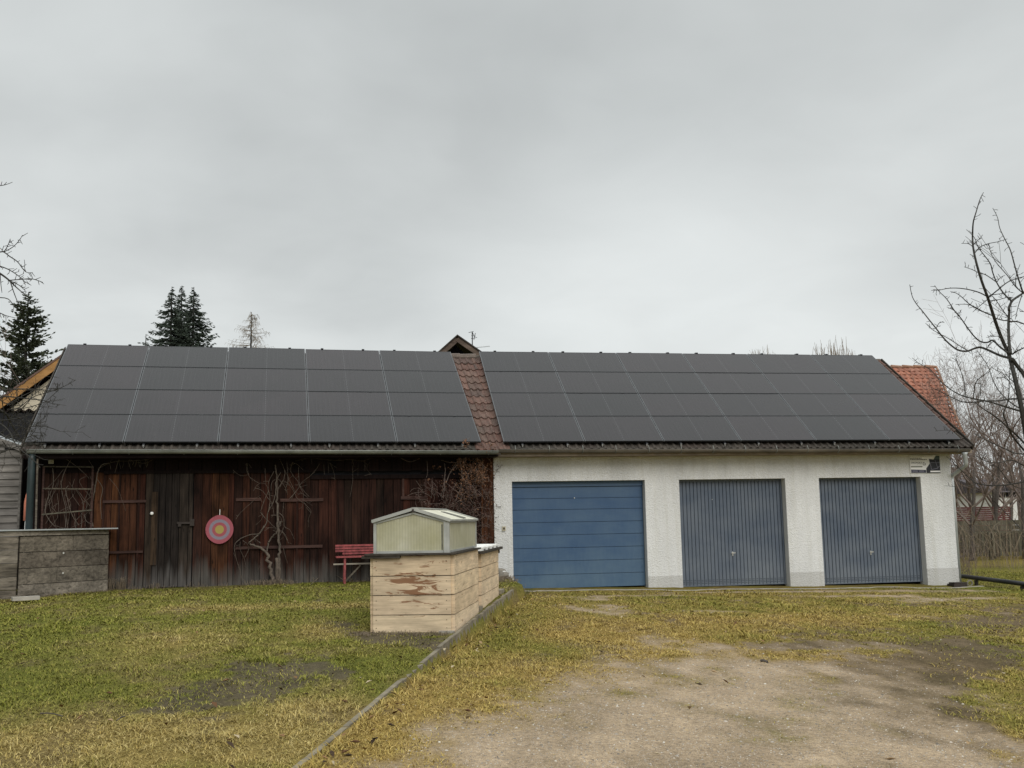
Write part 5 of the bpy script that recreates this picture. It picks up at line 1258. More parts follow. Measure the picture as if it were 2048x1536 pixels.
# larch
def conifer(px, ptop, Y, label, name, mat, width, whorl, kind, grp=None, dens=1.0, base_px=None):
    Pt_ = atY(px, ptop, Y); h = Pt_[2]; t = thing(name, (Pt_[0], Y, 0), label, 'tree', grp)
    mb = MB(); mb.tube([V(Pt_[0], Y, -.2), V(Pt_[0], Y, h * .6), Pt_], [h * .016, h * .009, .012], 7); mb.build('trunk', M['bark_dark'], t)
    mb = MB(); z = h - .12; lo = 2.0
    while z > lo:
        rel = (h - z) / h; L0 = width * (min(1, rel * 2.7) ** 1.12 if kind == 'spruce' else min(1, rel ** .8 * 2.4)) 
        if kind == 'pine': L0 *= random.uniform(.6, 1.15)
        nb = int((6 + rel * 6) * dens)
        for b in range(nb):
            a = random.uniform(0, 6.28); L = L0 * random.uniform(.55, 1.12) + .05; z_ = z; z = z_ + random.uniform(-.5, .5) * whorl
            dr = V(math.cos(a), math.sin(a), 0); sag = .25 if kind == 'spruce' else .02
            pts = []
            for q_ in range(7):
                u = q_ / 6; zz = z - sag * L * math.sin(u * 2.0) * 1.1 + L * (.22 if kind == 'spruce' else .28) * u * u
                if kind == 'larch': zz = z + .10 * L * u - .2 * L * u * (1 - u)
                pts.append(V(Pt_[0], Y, zz) + dr * L * u)
            mb.tube(pts, [.018 * (1 - .8 * q_ / 6) * (1 if kind != 'larch' else .8) for q_ in range(7)], 3, False, r=.1)
            nn = max(6, int(L * (20 if kind != 'larch' else 12)))
            for q_ in range(nn):
                u = random.uniform(.12, 1); k = min(5, int(u * 6)); P = pts[k] + (pts[k+1] - pts[k]) * (u * 6 - k if u < 1 else 1)
                sd = V(-dr[1], dr[0], 0) * random.choice((-1, 1)); 
                if kind == 'larch':
                    l = random.uniform(.15, .5) * (1.1 - u * .5); Q = P + sd * l * .25 + dr * l * .35 + V(0, 0, -l * .75); mb.tube([P, (P + Q) / 2 + dr * .03, Q], [.006, .005, .003], 3, False); continue
                l = random.uniform(.13, .32) * (1.15 - u * .6) * min(1, .3 + rel * 7) * (1 if kind == 'spruce' else .9)
                dd = sd * random.uniform(.3, 1) + dr * .7 + V(0, 0, random.uniform(-.55, .1) if kind == 'spruce' else random.uniform(-.15, .75)); dd /= np.linalg.norm(dd)
                Q = P + dd * l; m_ = (P + Q) / 2; rr = random.random()
                for w_ in range(2 if kind == 'spruce' else 3):
                    nv = np.cross(dd, RNG.normal(size=3)); nv /= np.linalg.norm(nv); wd = l * (.15 if kind == 'spruce' else .22)
                    mb.add([P, m_ + nv * wd, Q, m_ - nv * wd], [(0, 1, 2, 3)], rr)
            z = z_
        z -= whorl * random.uniform(.7, 1.2) * (.55 + rel * 1.3)
    mb.build('crown', M[mat], t); return t
conifer(344, 573, 27, 'dark spruce, leftmost of the three tips above the barn roof', 'spruce', 'needle', 2.3, .23, 'spruce', 'spruces behind the barn', 1.5)
conifer(364, 571, 28.5, 'dark spruce, middle of the three tips above the barn roof', 'spruce', 'needle', 2.0, .23, 'spruce', 'spruces behind the barn', 1.5)
conifer(388, 574, 27.5, 'dark spruce, rightmost of the three tips above the barn roof', 'spruce', 'needle', 2.5, .23, 'spruce', 'spruces behind the barn', 1.5)
conifer(292, 668, 27, 'small spruce top just left of the tall dark spruces', 'spruce', 'needle', 1.0, .3, 'spruce', 'spruces behind the barn', .8)
conifer(503, 624, 33, 'bare brownish larch tip right of the dark spruces', 'larch', 'twig_tan', 2.4, .30, 'larch')
conifer(57, 584, 20, 'dark green pine behind the cream house at the left', 'pine', 'needle_pine', 1.9, .27, 'pine', None, 1.6)
for px, Y, h, lb in ((-10, 15, 6.4, 'brownish bare tree at the left edge before the pine'), (110, 22, 6.0, 'low bare bush tree right of the pine at the barn roof edge')):
    x, y = behind(px, Y); bare_tree(x, y, h, lb, 'bare trees at the left', r=.09, lv=4, kids=(3, 4), mat='twig_brown', n0=7, rmin=.005)
# ------------------------------------------------------------------ fences, white house right
FY = 10.5
fz0 = lambda x, y, Y=FY: atY(x, y, Y)
fl, fr_ = fz0(1860, 1062), fz0(2120, 1062)
fen = thing('picket_fence', V(fl[0], FY, -.3), 'old mossy picket fence right of the garage', 'fence')
zt_ = fz0(1980, 1066)[2]; zb_ = fz0(1980, 1113)[2]
for zc in (zt_ - .12, zb_ + .18):
    mb = MB(); mb.box(fl[0], fr_[0], FY + .01, FY + .05, zc - .04, zc + .04); mb.build('rail', M['fence_wood'], fen)
x = fl[0]; n_ = 0
while x < fr_[0]:
    if n_ != 27:
        mb = MB(); w = random.uniform(.075, .10); dz = random.uniform(-.03, .03); x_ = x + random.uniform(-.01, .01)
        mb.add([(x_, FY - .02, zb_ + dz), (x_ + w, FY - .02, zb_ + dz), (x_ + w, FY + .005, zb_ + dz), (x_, FY + .005, zb_ + dz), (x_, FY - .02, zt_ + dz), (x_ + w, FY - .02, zt_ + dz), (x_ + w, FY + .005, zt_ + dz), (x_, FY + .005, zt_ + dz), (x_ + w/2, FY - .02, zt_ + dz + .03), (x_ + w/2, FY + .005, zt_ + dz + .03)],
               [(0,3,2,1),(0,1,5,8,4),(2,3,7,9,6),(1,2,6,9,8,5),(3,0,4,8,9,7)]); mb.build('picket', M['fence_wood'], fen)
    x += .125; n_ += 1
for X in np.arange(fl[0], fr_[0], 2.2):
    mb = MB(); mb.box(X, X + .1, FY + .055, FY + .15, -.5, zt_ + .02); mb.build('post', M['fence_wood'], fen)
# plank wall above / behind
wy = 11.6
p0, p1 = atY(1880, 1043, wy), atY(2130, 1043, wy); zb3 = atY(1950, 1062, wy)[2]
bw = thing('board_fence', V(p0[0], wy, -.3), 'brown horizontal board fence just behind the pickets', 'fence')
h_ = p0[2] - zb3
for k_ in range(6):
    mb = MB(); mb.box(p0[0], p1[0], wy, wy + .03, p0[2] - (k_ + 1) * h_ / 2 + .01, p0[2] - k_ * h_ / 2); mb.build('board', M['fence_wood'], bw)
for X in np.arange(p0[0], p1[0], 2.0):
    mb = MB(); mb.box(X, X + .1, wy + .031, wy + .12, -.6, p0[2]); mb.build('post', M['fence_wood'], bw)
dry = plain('dark_red_paint', (.085,.020,.018), .7, var=.3)
wy = 14.0
p0, p1 = atY(1890, 1015, wy), atY(2020, 1015, wy); zb3 = atY(1950, 1047, wy)[2]
rf = thing('slat_fence', V(p0[0], wy, -.3), 'dark red horizontal slat screen behind the fences at the right', 'fence')
for k_ in range(13):
    mb = MB(); z = p0[2] - k_ * (p0[2] - zb3) / 8; mb.box(p0[0], p1[0], wy, wy + .02, z - (p0[2] - zb3) / 8 + .012, z); mb.build('slat', dry, rf)
for X in np.arange(p0[0], p1[0] + .1, 1.2):
    mb = MB(); mb.box(X, X + .08, wy + .021, wy + .1, -.6, p0[2]); mb.build('post', dry, rf)
wy = 38
w0, w1 = atY(1982, 985, wy), atY(2032, 985, wy)
wh = thing('white_house', V(w0[0], wy, 0), 'small white house with grey roof seen through the bare trees', 'house')
mb = MB(); mb.box(w0[0], w1[0], wy, wy + 6, -.5, w0[2]); mb.build('wall', M['white_house'], wh)
mb = MB(); zr_ = atY(2005, 955, wy)[2]; mb.prism([V(w0[0] - .3, wy - .4, w0[2]), V(w0[0] - .3, wy + 3, zr_), V(w0[0] - .3, wy + 6.4, w0[2])], (w1[0] - w0[0] + .6, 0, 0)); mb.build('roof', plain('dark_roof', (.06,.05,.055), .8), wh)
for xx in (1990, 2012):
    P = atY(xx, 995, wy - .02); mb = MB(); mb.box(P[0], P[0] + .7, wy - .05, wy - .005, P[2], P[2] + .8); mb.build('window', M['hole'], wh)
far_h = thing('far_house', V(atY(1925, 1000, 60)[0], 60, 0), 'distant greyish house behind the trees beside the garage corner', 'house')
P0_, P1_ = atY(1900, 985, 60), atY(1975, 985, 60)
mb = MB(); mb.box(P0_[0], P1_[0], 60, 68, -.5, P0_[2]); mb.build('wall', M['soffit'], far_h)
mb = MB(); mb.prism([V(P0_[0] - .3, 59.6, P0_[2]), V(P0_[0] - .3, 64, P0_[2] + 2.4), V(P0_[0] - .3, 68.4, P0_[2])], (P1_[0] - P0_[0] + .6, 0, 0)); mb.build('roof', plain('grey_far_roof', (.10,.09,.09), .8), far_h)
# hedgerow far away closing the horizon
hw = MB()
for i in range(2600):
    a = random.uniform(-.5, 1.1); R_ = random.uniform(75, 110); x = R_ * math.sin(a); y = -21 + R_ * math.cos(a); h = random.uniform(3.0, 6.5) 
    z0_ = float(gz(x, y)); hw.tube([V(x, y, z0_), V(x + random.uniform(-.6, .6), y, z0_ + h * .6), V(x + random.uniform(-1.2, 1.2), y, z0_ + h)], [.14, .09, .02], 3, False)
    for k_ in range(3):
        b = z0_ + h * random.uniform(.3, .8); hw.tube([V(x, y, b), V(x + random.uniform(-1.3, 1.3), y + random.uniform(-1, 1), b + random.uniform(.5, 1.4))], [.05, .015], 3, False)
o = hw.build('far_woods', M['twig_brown']); tag(o, 'distant bare woods closing the horizon', 'woods', kind='stuff')
# ------------------------------------------------------------------ shrubs right, pipe, step
def canes(name, label, px0, px1, pyb, ptop, Y0, Y1, n, mat, lean=.25, cat='shrub', r=.006):
    Xa, Xb = atY(px0, pyb, Y0)[0], atY(px1, pyb, Y0)[0]; zt_ = atY((px0 + px1) / 2, ptop, (Y0 + Y1) / 2)[2]
    t = thing(name, ((Xa + Xb) / 2, (Y0 + Y1) / 2, float(gz((Xa + Xb) / 2, Y0))), label, cat)
    mb = MB()
    for i in range(n):
        x = random.uniform(Xa, Xb); y = random.uniform(Y0, Y1); z = float(gz(x, y)); h = (zt_ - z) * random.uniform(.45, 1.0)
        dx = random.uniform(-lean, lean); dy = random.uniform(-lean, lean)
        P = [V(x, y, z - .05), V(x + dx * .3, y + dy * .3, z + h * .5), V(x + dx, y + dy, z + h * .9), V(x + dx * 1.5, y + dy * 1.5, z + h)]
        P = catmull(P, 2); mb.tube(P, [r * (1 - .8 * k / (len(P) - 1)) for k in range(len(P))], 3, False)
        for q_ in range(5):
            k = random.randint(1, len(P) - 1); L = random.uniform(.1, .35); v = RNG.normal(size=3); v[2] = abs(v[2]) * .8; v /= np.linalg.norm(v)
            mb.tube([P[k], P[k] + v * L * .5 + V(0, 0, .02), P[k] + v * L], [r * .5, r * .4, r * .25], 3, False)
    mb.build('stems', M[mat], t); return t
canes('shrub', 'reddish brown bare shrub beside the right garage corner', 1916, 1962, 1140, 1085, 2.0, 4.0, 90, 'twig_brown', .25, r=.004)
canes('shrub', 'tangled tan shrub at the right edge before the fence', 2012, 2090, 1130, 990, 4.5, 7, 55, 'twig_tan', .9, r=.007)
canes('shrub', 'thin upright shrub stems behind the garage corner by the fence', 1920, 1990, 1120, 1030, 8.0, 10, 16, 'twig_brown', .4)
# black pipe / gutter length on short stands
pa, pb = ath(1922, 1152, lambda x, y: Dh(x, y) + .12), None
pa = atY(1921, 1152, .3); pb = hit(2090, 1174, (0, 0, pa[2] - .0), (0, 0, 1)); pb = atY(2090, 1173, -2.2)
t = thing('drain_pipe', pa, 'long black half-round pipe running over the grass right of the garage corner', 'pipe')
mb = MB(); mb.tube([pa, pb], .048, 10, r=.5); mb.build('pipe', M['blackp'], t, True)
for u in (.2, .75):
    mb = MB(); P = pa + (pb - pa) * u; mb.box(P[0] - .03, P[0] + .03, P[1] - .03, P[1] + .03, float(gz(P[0], P[1])) - .1, P[2] - .05); mb.build('support', M['dark_board'], t)
P = atY(1915, 1165, -.35)
t = thing('doorstep_board', P, 'pair of dark bricks lying at the right garage corner', 'bricks')
mb = MB(); zg_ = float(gz(P[0], -.35)); mb.box(P[0] - .17, P[0] + .14, -.48, -.22, zg_ - .02, zg_ + .055); mb.box(P[0] - .14, P[0] + .17, -.46, -.24, zg_ + .057, zg_ + .085); mb.build('brick', M['iron'], t)
t = thing('pipe_elbow', P + V(.33, .1, 0), 'small grey clay pipe end beside the bricks', 'pipe')
mb = MB(); c = V(P[0] + .36, -.25, zg_ + .05); ring = [(c + V(.0, 0, 0) + V(math.cos(a) * .06, 0, math.sin(a) * .06)) for a in [2 * math.pi * i / 12 for i in range(12)]]
mb.tube(ring + [ring[0]], .016, 6); mb.build('ring', M['stone'], t)
# stones / debris heap at the left garage corner
for i, (x, y, s_, mt, lb) in enumerate([(998,1143,.14,'stone','flat stone topping the rubble at the white corner'),(1006,1149,.13,'stone','second stone of the rubble at the white corner'),(1001,1160,.17,'stone','big mossy stone low in the rubble heap'),(1010,1163,.12,'stone','dark stone right of the big mossy one'),(1008,1144,.05,'white_paint','small white pot on the rubble heap'),(996,1168,.15,'stone','lowest stone of the rubble touching the raised bed side'),(1032,1174,.07,'concrete','small pale stone at the first garage door frame')]):
    P = atY(x, y, -.22 - .06 * (i % 3)); t = thing('rubble_stone' if 'pot' not in lb else 'pot', P, lb, 'stone' if 'pot' not in lb else 'pot', 'rubble at the garage corner' if 'pot' not in lb else None)
    mb = MB(); ring = []
    nn = 7; a0_ = random.uniform(0, 1)
    vs = []
    for (zz, rr) in ((-.5, .75), (-.25, 1.0), (.25, .95), (.5, .6)):
        for k_ in range(nn):
            a = a0_ + 2 * math.pi * k_ / nn; q_ = rr * random.uniform(.85, 1.1); vs.append(P + V(math.cos(a) * s_ * q_, math.sin(a) * s_ * .7 * q_, zz * s_ * .9))
    fs = [tuple(range(nn))[::-1], tuple(3 * nn + k_ for k_ in range(nn))] + [(r_ * nn + k_, r_ * nn + (k_ + 1) % nn, (r_ + 1) * nn + (k_ + 1) % nn, (r_ + 1) * nn + k_) for r_ in range(3) for k_ in range(nn)]
    mb.add(vs, fs); mb.build('stone', M[mt], t)
# dry weeds at that corner and at wall feet (stuff)
mb = MB()
def tuft(x, y, h, n, sp=.06, z=None):
    z = float(gz(x, y)) if z is None else z
    for i in range(n):
        a = random.uniform(0, 6.28); l = random.uniform(.2, .9) * h; P = V(x + random.gauss(0, sp), y + random.gauss(0, sp), z - .01); hh = h * random.uniform(.5, 1)
        Q = P + V(math.cos(a) * l * .3, math.sin(a) * l * .3, hh * .7); R_ = P + V(math.cos(a) * l, math.sin(a) * l, hh * random.uniform(.5, 1)); w = V(-math.sin(a), math.cos(a), 0) * .003
        mb.add([P - w, P + w, Q + w, Q - w, R_], [(0,1,2,3),(3,2,4)])
for i in range(120):
    x, y = random.uniform(2.45, 3.6), random.uniform(-1.5, -.15)
    if side(x, y) < .12: tuft(x, y, .10, 14, .07)
for i in range(70): s_ = random.uniform(-7.6, -.6); P = B.P(s_, -.10 - random.random() * .12, 0); tuft(P[0], P[1], random.choice((.05,.08,.10,.18)), 8, .05)
for i in range(24): P = B.P(random.uniform(-4.9, -4.1), -.15 - random.random() * .2, 0); tuft(P[0], P[1], .16, 12, .06)
for i in range(14): P = B.P(random.uniform(-7.6, -7.2), -.12 - random.random() * .15, 0); tuft(P[0], P[1], .35, 9, .03)
for i in range(60): P = f1.P(random.uniform(-Wd - .3, .0), random.uniform(-.35, -.06), 0); tuft(P[0], P[1], .06, 9, .05)
for i in range(40): P = A + (Bp - A) * random.random() + V(.05, -.12 - random.random() * .1, 0); tuft(P[0], P[1], .08, 9, .05)
o = mb.build('dry_weeds', M['twig_tan']); tag(o, 'dry straw tufts along the walls, beds and rubble', 'weeds', kind='stuff')
# ------------------------------------------------------------------ climbers on the barn
def vine(mb, pts, sc_, org, off, r0, r1, wob=.04, n=5):
    ph = random.uniform(0, 6); P = []
    for i, p in enumerate(pts):
        o_ = off - wob * (1 + math.sin(ph + i * 1.3)); a, b, z = B.px(org[0] + p[0] / sc_, org[1] + p[1] / sc_, o_); P.append(B.P(a, o_, z))
    P = catmull(P, 4); P = [p + RNG.normal(size=3) * r0 * .35 for p in P]; mb.tube(P, [r0 + (r1 - r0) * i / (len(P) - 1) for i in range(len(P))], n, False); return P
CV = (5.12, (380, 880))
VT = [([(855,1475),(835,1320),(800,1200),(775,1150),(700,1100),(600,1060)], .062, .03), ([(900,1480),(915,1300),(915,1150),(905,1000),(900,860),(900,740),(895,600)], .045, .032), ([(895,600),(890,450),(885,330),(870,260)], .03, .016), ([(890,1210),(890,1475)], .055, .06)]
VV = [([(785,1140),(800,1060),(850,980),(890,940),(920,830)], .03, .024), ([(600,1060),(650,1010),(720,950),(780,850),(800,740),(850,640),(880,520),(880,420),(930,330)], .024, .012),
 ([(460,1060),(520,1010),(620,970),(700,960),(760,880)], .013, .018), ([(460,1060),(455,1130),(480,1240),(520,1370),(520,1500)], .010, .006), ([(540,1030),(590,1070),(600,1120),(560,1200)], .010, .006), ([(515,1040),(515,1120),(560,1230),(565,1300)], .009, .005),
 ([(800,740),(820,600),(800,500),(810,420),(860,320)], .014, .008), ([(720,730),(760,620),(800,520),(770,450),(700,450),(650,520)], .009, .005), ([(700,440),(640,400),(600,360),(590,240),(630,285)], .007, .004), ([(590,355),(520,365),(440,310)], .006, .004),
 ([(720,740),(800,830),(880,900),(960,950),(1000,1030)], .012, .006), ([(735,730),(740,800),(680,865)], .007, .004), ([(470,810),(520,740),(620,650),(700,580),(740,640)], .007, .004), ([(660,490),(740,520),(800,600),(840,650),(860,760)], .010, .006),
 ([(900,740),(950,780),(965,850),(950,920),(910,1010),(930,1080)], .014, .008), ([(955,890),(1020,920),(1070,1020)], .008, .004), ([(940,930),(980,1000),(1010,1060)], .008, .004), ([(950,1090),(970,1170),(1000,1265)], .008, .005),
 ([(900,500),(960,400),(970,320),(930,220)], .012, .006), ([(890,150),(930,220),(990,350),(1010,400),(980,500),(1000,560)], .008, .005), ([(1020,600),(1100,510),(1150,430),(1250,350),(1330,240)], .012, .006), ([(1050,230),(1030,320),(1100,420),(1130,480),(1220,580)], .010, .005),
 ([(1110,280),(1115,400),(1130,480),(1160,560),(1150,710)], .009, .005), ([(1000,440),(1060,520),(1100,600),(1180,660),(1240,730),(1215,800),(1215,890)], .009, .004), ([(1010,400),(1090,540),(1160,550),(1210,600)], .008, .004), ([(1155,680),(1110,710)], .005, .004), ([(1170,620),(1250,670)], .005, .004),
 ([(990,220),(1000,340),(1000,460)], .008, .005), ([(1050,230),(1100,250),(1160,310)], .007, .004), ([(830,520),(840,430),(900,400),(940,440),(900,520)], .007, .005), ([(770,290),(775,450)], .006, .004), ([(830,770),(880,770),(930,800),(930,870),(900,900)], .012, .010),
 ([(960,640),(950,740),(960,860)], .007, .005), ([(900,400),(960,460),(1000,540)], .008, .005), ([(640,980),(700,1040),(725,1060)], .007, .004), ([(770,900),(860,900),(920,920)], .007, .005), ([(690,1330),(715,1290),(740,1150)], .004, .003),
 ([(1080,215),(1200,190),(1350,195),(1500,210),(1640,200),(1760,215),(1850,190),(1990,185)], .007, .006), ([(1415,190),(1420,340)], .005, .004), ([(1430,230),(1470,320),(1485,410)], .006, .004), ([(1370,250),(1375,355)], .006, .005), ([(1430,235),(1500,285)], .005, .004), ([(1660,190),(1680,275)], .005, .004), ([(1665,260),(1665,420),(1640,580)], .007, .004), ([(1790,195),(1790,320)], .005, .004), ([(1840,230),(1810,290),(1860,360)], .005, .004), ([(1245,185),(1245,245)], .005, .004), ([(1510,210),(1590,150)], .005, .004), ([(1720,225),(1720,370)], .004, .003)]
P = B.P(sx(550), -.2, .33)
vt = thing('climbing_vine', P, 'old bare vine with thick twisted trunk climbing the middle of the barn', 'vine')
mb = MB()
for pts, r0, r1 in VT: vine(mb, pts, *CV, -.14, r0 * .62, r1 * .62, .02, 8)
mb.build('trunk', M['bark_gray'], vt, True)
mb = MB()
for pts, r0, r1 in VV:
    Q = vine(mb, pts, *CV, -.10, r0 * .55, r1 * .55, .06, 5)
    for k_ in range(2, len(Q), 5):
        if random.random() < .6:
            v = B.e * random.gauss(0, 1) + V(0, 0, random.gauss(0, .8)) - B.n * random.random() * .4; v /= np.linalg.norm(v); mb.tube([Q[k_], Q[k_] + v * random.uniform(.04, .15)], [.004, .0025], 3, False)
mb.build('shoots', M['bark_gray'], vt)
# trellis vines (left)
CL = (3.938, (0, 860))
tv = thing('climbing_vine', B.P(sx(110), -.2, .33), 'thin dry vines tangled in the trellis at the left of the barn', 'vine')
mb = MB()
TV = [([(415,300),(420,430),(370,560),(360,660),(430,760)],.011,.008), ([(480,400),(490,500),(520,640),(515,770)],.010,.007), ([(540,440),(520,480),(560,650),(620,750)],.009,.006), ([(590,460),(650,560),(670,700),(720,740)],.007,.005), ([(510,480),(600,470),(660,540),(710,600)],.006,.005), ([(480,420),(520,300),(570,220)],.008,.005),
      ([(700,460),(650,620),(640,740)],.006,.005), ([(355,470),(430,400),(500,310)],.006,.004), ([(440,660),(510,620),(560,600)],.006,.004), ([(730,760),(720,640),(740,500),(780,300),(860,260)],.014,.010), ([(780,300),(900,250),(1100,240),(1240,215)],.006,.004), ([(950,185),(930,250),(905,335)],.008,.006), ([(1080,255),(1150,260),(1230,220),(1330,210)],.005,.004), ([(740,300),(700,240),(690,220)],.006,.004), ([(860,380),(930,470),(990,640)],.005,.003), ([(760,380),(810,460),(790,560),(800,700)],.008,.006), ([(520,230),(620,300),(700,380)],.006,.004), ([(1940,260),(1950,340),(1990,400)],.005,.004), ([(380,480),(400,640),(460,640),(450,500)],.005,.004)]
for pts, r0, r1 in TV: vine(mb, pts, *CL, -.11, r0 * .8, r1 * .8, .05, 4)
for i in range(26):
    x0_, y0_ = random.uniform(340, 760), random.uniform(280, 700); vine(mb, [(x0_, y0_), (x0_ + random.uniform(-50, 50), y0_ + random.uniform(40, 130)), (x0_ + random.uniform(-90, 90), y0_ + random.uniform(110, 240))], *CL, -.09, .004, .003, .05, 3)
for i in range(12):
    x0_ = random.uniform(820, 1150); vine(mb, [(x0_, 290 + random.uniform(-20, 20)), (x0_ + random.uniform(-25, 25), 250), (x0_ + random.uniform(-50, 50), 215)], *CL, -.09, .004, .003, .05, 3)
mb.build('shoots', M['bark_gray'], tv)
# bushy climber right end of the barn
bc = thing('bushy_climber', B.P(sx(930), -.3, .33), 'dense brown leafless climber with dead seed heads at the white wall corner', 'climber')
mb = MB(); ml = MB(); md = MB()
def dl_leaf(mbx, P, L):
    d = RNG.normal(size=3); d /= np.linalg.norm(d); v = np.cross(d, RNG.normal(size=3)); v /= np.linalg.norm(v)
    mbx.add([P, P + d * L * .5 + v * L * .32, P + d * L, P + d * L * .5 - v * L * .32], [(0,1,2,3)])
for i in range(300):
    px_ = random.gauss(925, 38); py_ = random.uniform(985, 1150)
    px_ = min(984, max(822, px_)); o_ = -.15 - random.random() * .45
    a, b, z = B.px(px_, py_, o_); P = B.P(a, o_, z); d = V(random.gauss(0, .6), random.gauss(0, .4), random.uniform(.2, 1.2)); d /= np.linalg.norm(d); pts = [P]
    for k_ in range(4):
        d = d + RNG.normal(size=3) * .35 + V(0, 0, -.12 * k_); d /= np.linalg.norm(d); pts.append(pts[-1] + d * random.uniform(.06, .13))
    if pts[-1][0] > 3.1: continue
    mb.tube(pts, [.004, .0038, .0032, .0026, .002], 3, False)
    for p in pts[1:]:
        for q_ in range(4): dl_leaf(md, p + RNG.normal(size=3) * .04, random.uniform(.02, .05))
for i in range(120):
    px_ = random.gauss(935, 16); py_ = random.uniform(905, 1010); o_ = -.12 - random.random() * .3
    if i % 3 == 0: px_, py_ = random.gauss(957, 9), random.uniform(925, 965)
    a, b, z = B.px(px_, py_, o_); P = B.P(a, o_, z)
    d = V(random.gauss(0, .4), random.gauss(0, .3), random.choice((-1, 1)) * random.uniform(.5, 1)); pts = [P, P + d * .08, P + d * .16 + RNG.normal(size=3) * .03]
    mb.tube(pts, [.0045, .004, .003], 3, False)
    for p in pts:
        for q_ in range(5): dl_leaf(ml, p + RNG.normal(size=3) * .035, random.uniform(.02, .05))
CR = (8.533, (800, 880))
for pts, r0 in (([(540,980),(430,910),(280,895),(130,950)],.006), ([(400,890),(330,830),(230,830),(170,890)],.005), ([(390,860),(330,770),(270,690)],.005), ([(760,880),(760,700),(770,520),(760,400)],.011), ([(780,740),(840,590),(960,390),(1090,250)],.010), ([(960,380),(870,385),(780,370),(700,340)],.006), ([(1200,790),(1330,780),(1440,860),(1500,960)],.006), ([(1240,380),(1310,320),(1400,270),(1500,310),(1560,380)],.006), ([(460,350),(470,550),(450,640)],.005), ([(0,300),(160,370),(300,330),(420,260),(520,200),(700,190)],.006), ([(1180,400),(1250,280),(1290,240)],.006), ([(640,860),(600,760),(540,700)],.005), ([(990,230),(1000,330),(1050,460),(1060,700),(1000,900),(900,1200)],.009), ([(1400,780),(1410,520),(1415,330)],.007), ([(1390,250),(1460,200),(1560,170),(1640,150)],.005), ([(1110,250),(1130,120),(1120,60)],.005), ([(1550,100),(1650,130),(1740,270)],.004), ([(1330,340),(1500,170),(1640,60)],.005)):
    vine(mb, pts, *CR, -.12, r0, r0 * .6, .05, 4)
for (x, y) in ((570,440),(575,470),(660,460),(655,485),(475,655),(715,840),(1540,400),(1545,430),(985,430)):
    a, b, z = B.px(800 + x / 8.533, 880 + y / 8.533, -.14); P = B.P(a, -.14, z)
    for q_ in range(3): dl_leaf(ml, P, .06)
for i in range(70):     # tufts growing over the gutter and tiles
    x, y = random.gauss(1110, 30), random.uniform(0, 130)
    if i % 2: x, y = random.uniform(1380, 1720), random.uniform(40, 230)
    Q = hit(800 + x / 8.533, 880 + y / 8.533, B.P(0, -.78 + random.random() * .25, 0), B.n)
    dl_leaf(ml, Q, random.uniform(.03, .055))
    if i % 3 == 0: mb.tube([Q, Q + RNG.normal(size=3) * .07], [.003, .002], 3, False)
for (x, y) in ((1645,430),(1690,455),(1715,480),(1655,520),(1640,535),(1700,545),(1665,510),(1740,425),(1750,290),(1620,640),(1600,650),(1610,660),(1525,690),(1710,1135),(1718,1150),(1705,1140),(1640,320),(1670,1320),(1390,1400),(1630,1340),(1605,385)):
    Q = hit(800 + x / 8.533, 880 + y / 8.533, (0, -.05, 0), (0, 1, 0)); dl_leaf(md, Q, .04)
for pts in ([(1590,660),(1660,520),(1740,420)], [(1600,1140),(1660,1140),(1720,1135)], [(1580,1500),(1640,1510),(1690,1540)], [(1600,330),(1700,250),(1760,290)], [(1590,480),(1660,530),(1700,550)]):
    P_ = [hit(800 + x / 8.533, 880 + y / 8.533, (0, -.03, 0), (0, 1, 0)) for x, y in pts]; mb.tube(catmull(P_, 3), .0035, 3, False)
mb.build('stems', M['twig_brown'], bc); ml.build('seed_heads', M['leaf_dead'], bc); md.build('dead_leaves', M['leaf_dark'], bc)
# twigs lying before bench and lawn
t = thing('fallen_cane', ath(660, 1166, Lh), 'thin dry cane arching in the grass before the bench', 'cane')
mb = MB(); mb.tube(catmull([ath(620, 1172, Lh) + V(0,0,.02), ath(645, 1163, Lh) + V(0,0,.12), ath(668, 1163, Lh) + V(0,0,.14), ath(688, 1166, Lh) + V(0,0,.05)], 5), .006, 4); mb.build('stem', M['twig_tan'], t)
for (x0, y0, x1, y1, R_, lb) in ((80,1437,125,1443,0,'thin fallen twig lying across the lawn at lower left'),(232,1453,250,1443,0,'short fallen twig on the straw-coloured lawn at lower left'),(1522,1329,1536,1332,1,'short dark stick lying on the gravel')):
    hf = Dh if R_ else Lh; P, Q = ath(x0, y0, hf) + V(0,0,.04), ath(x1, y1, hf) + V(0,0,.04)
    t = thing('fallen_twig', P, lb, 'twig'); mb = MB(); mb.tube(catmull([P, (P + Q) / 2 + V(0, 0, .01), Q], 3), .005 if not R_ else .014, 4); mb.build('stem', M['bark'], t)
# vegetation on the ground
grass(720000); pebbles(260000); leaves(4200)
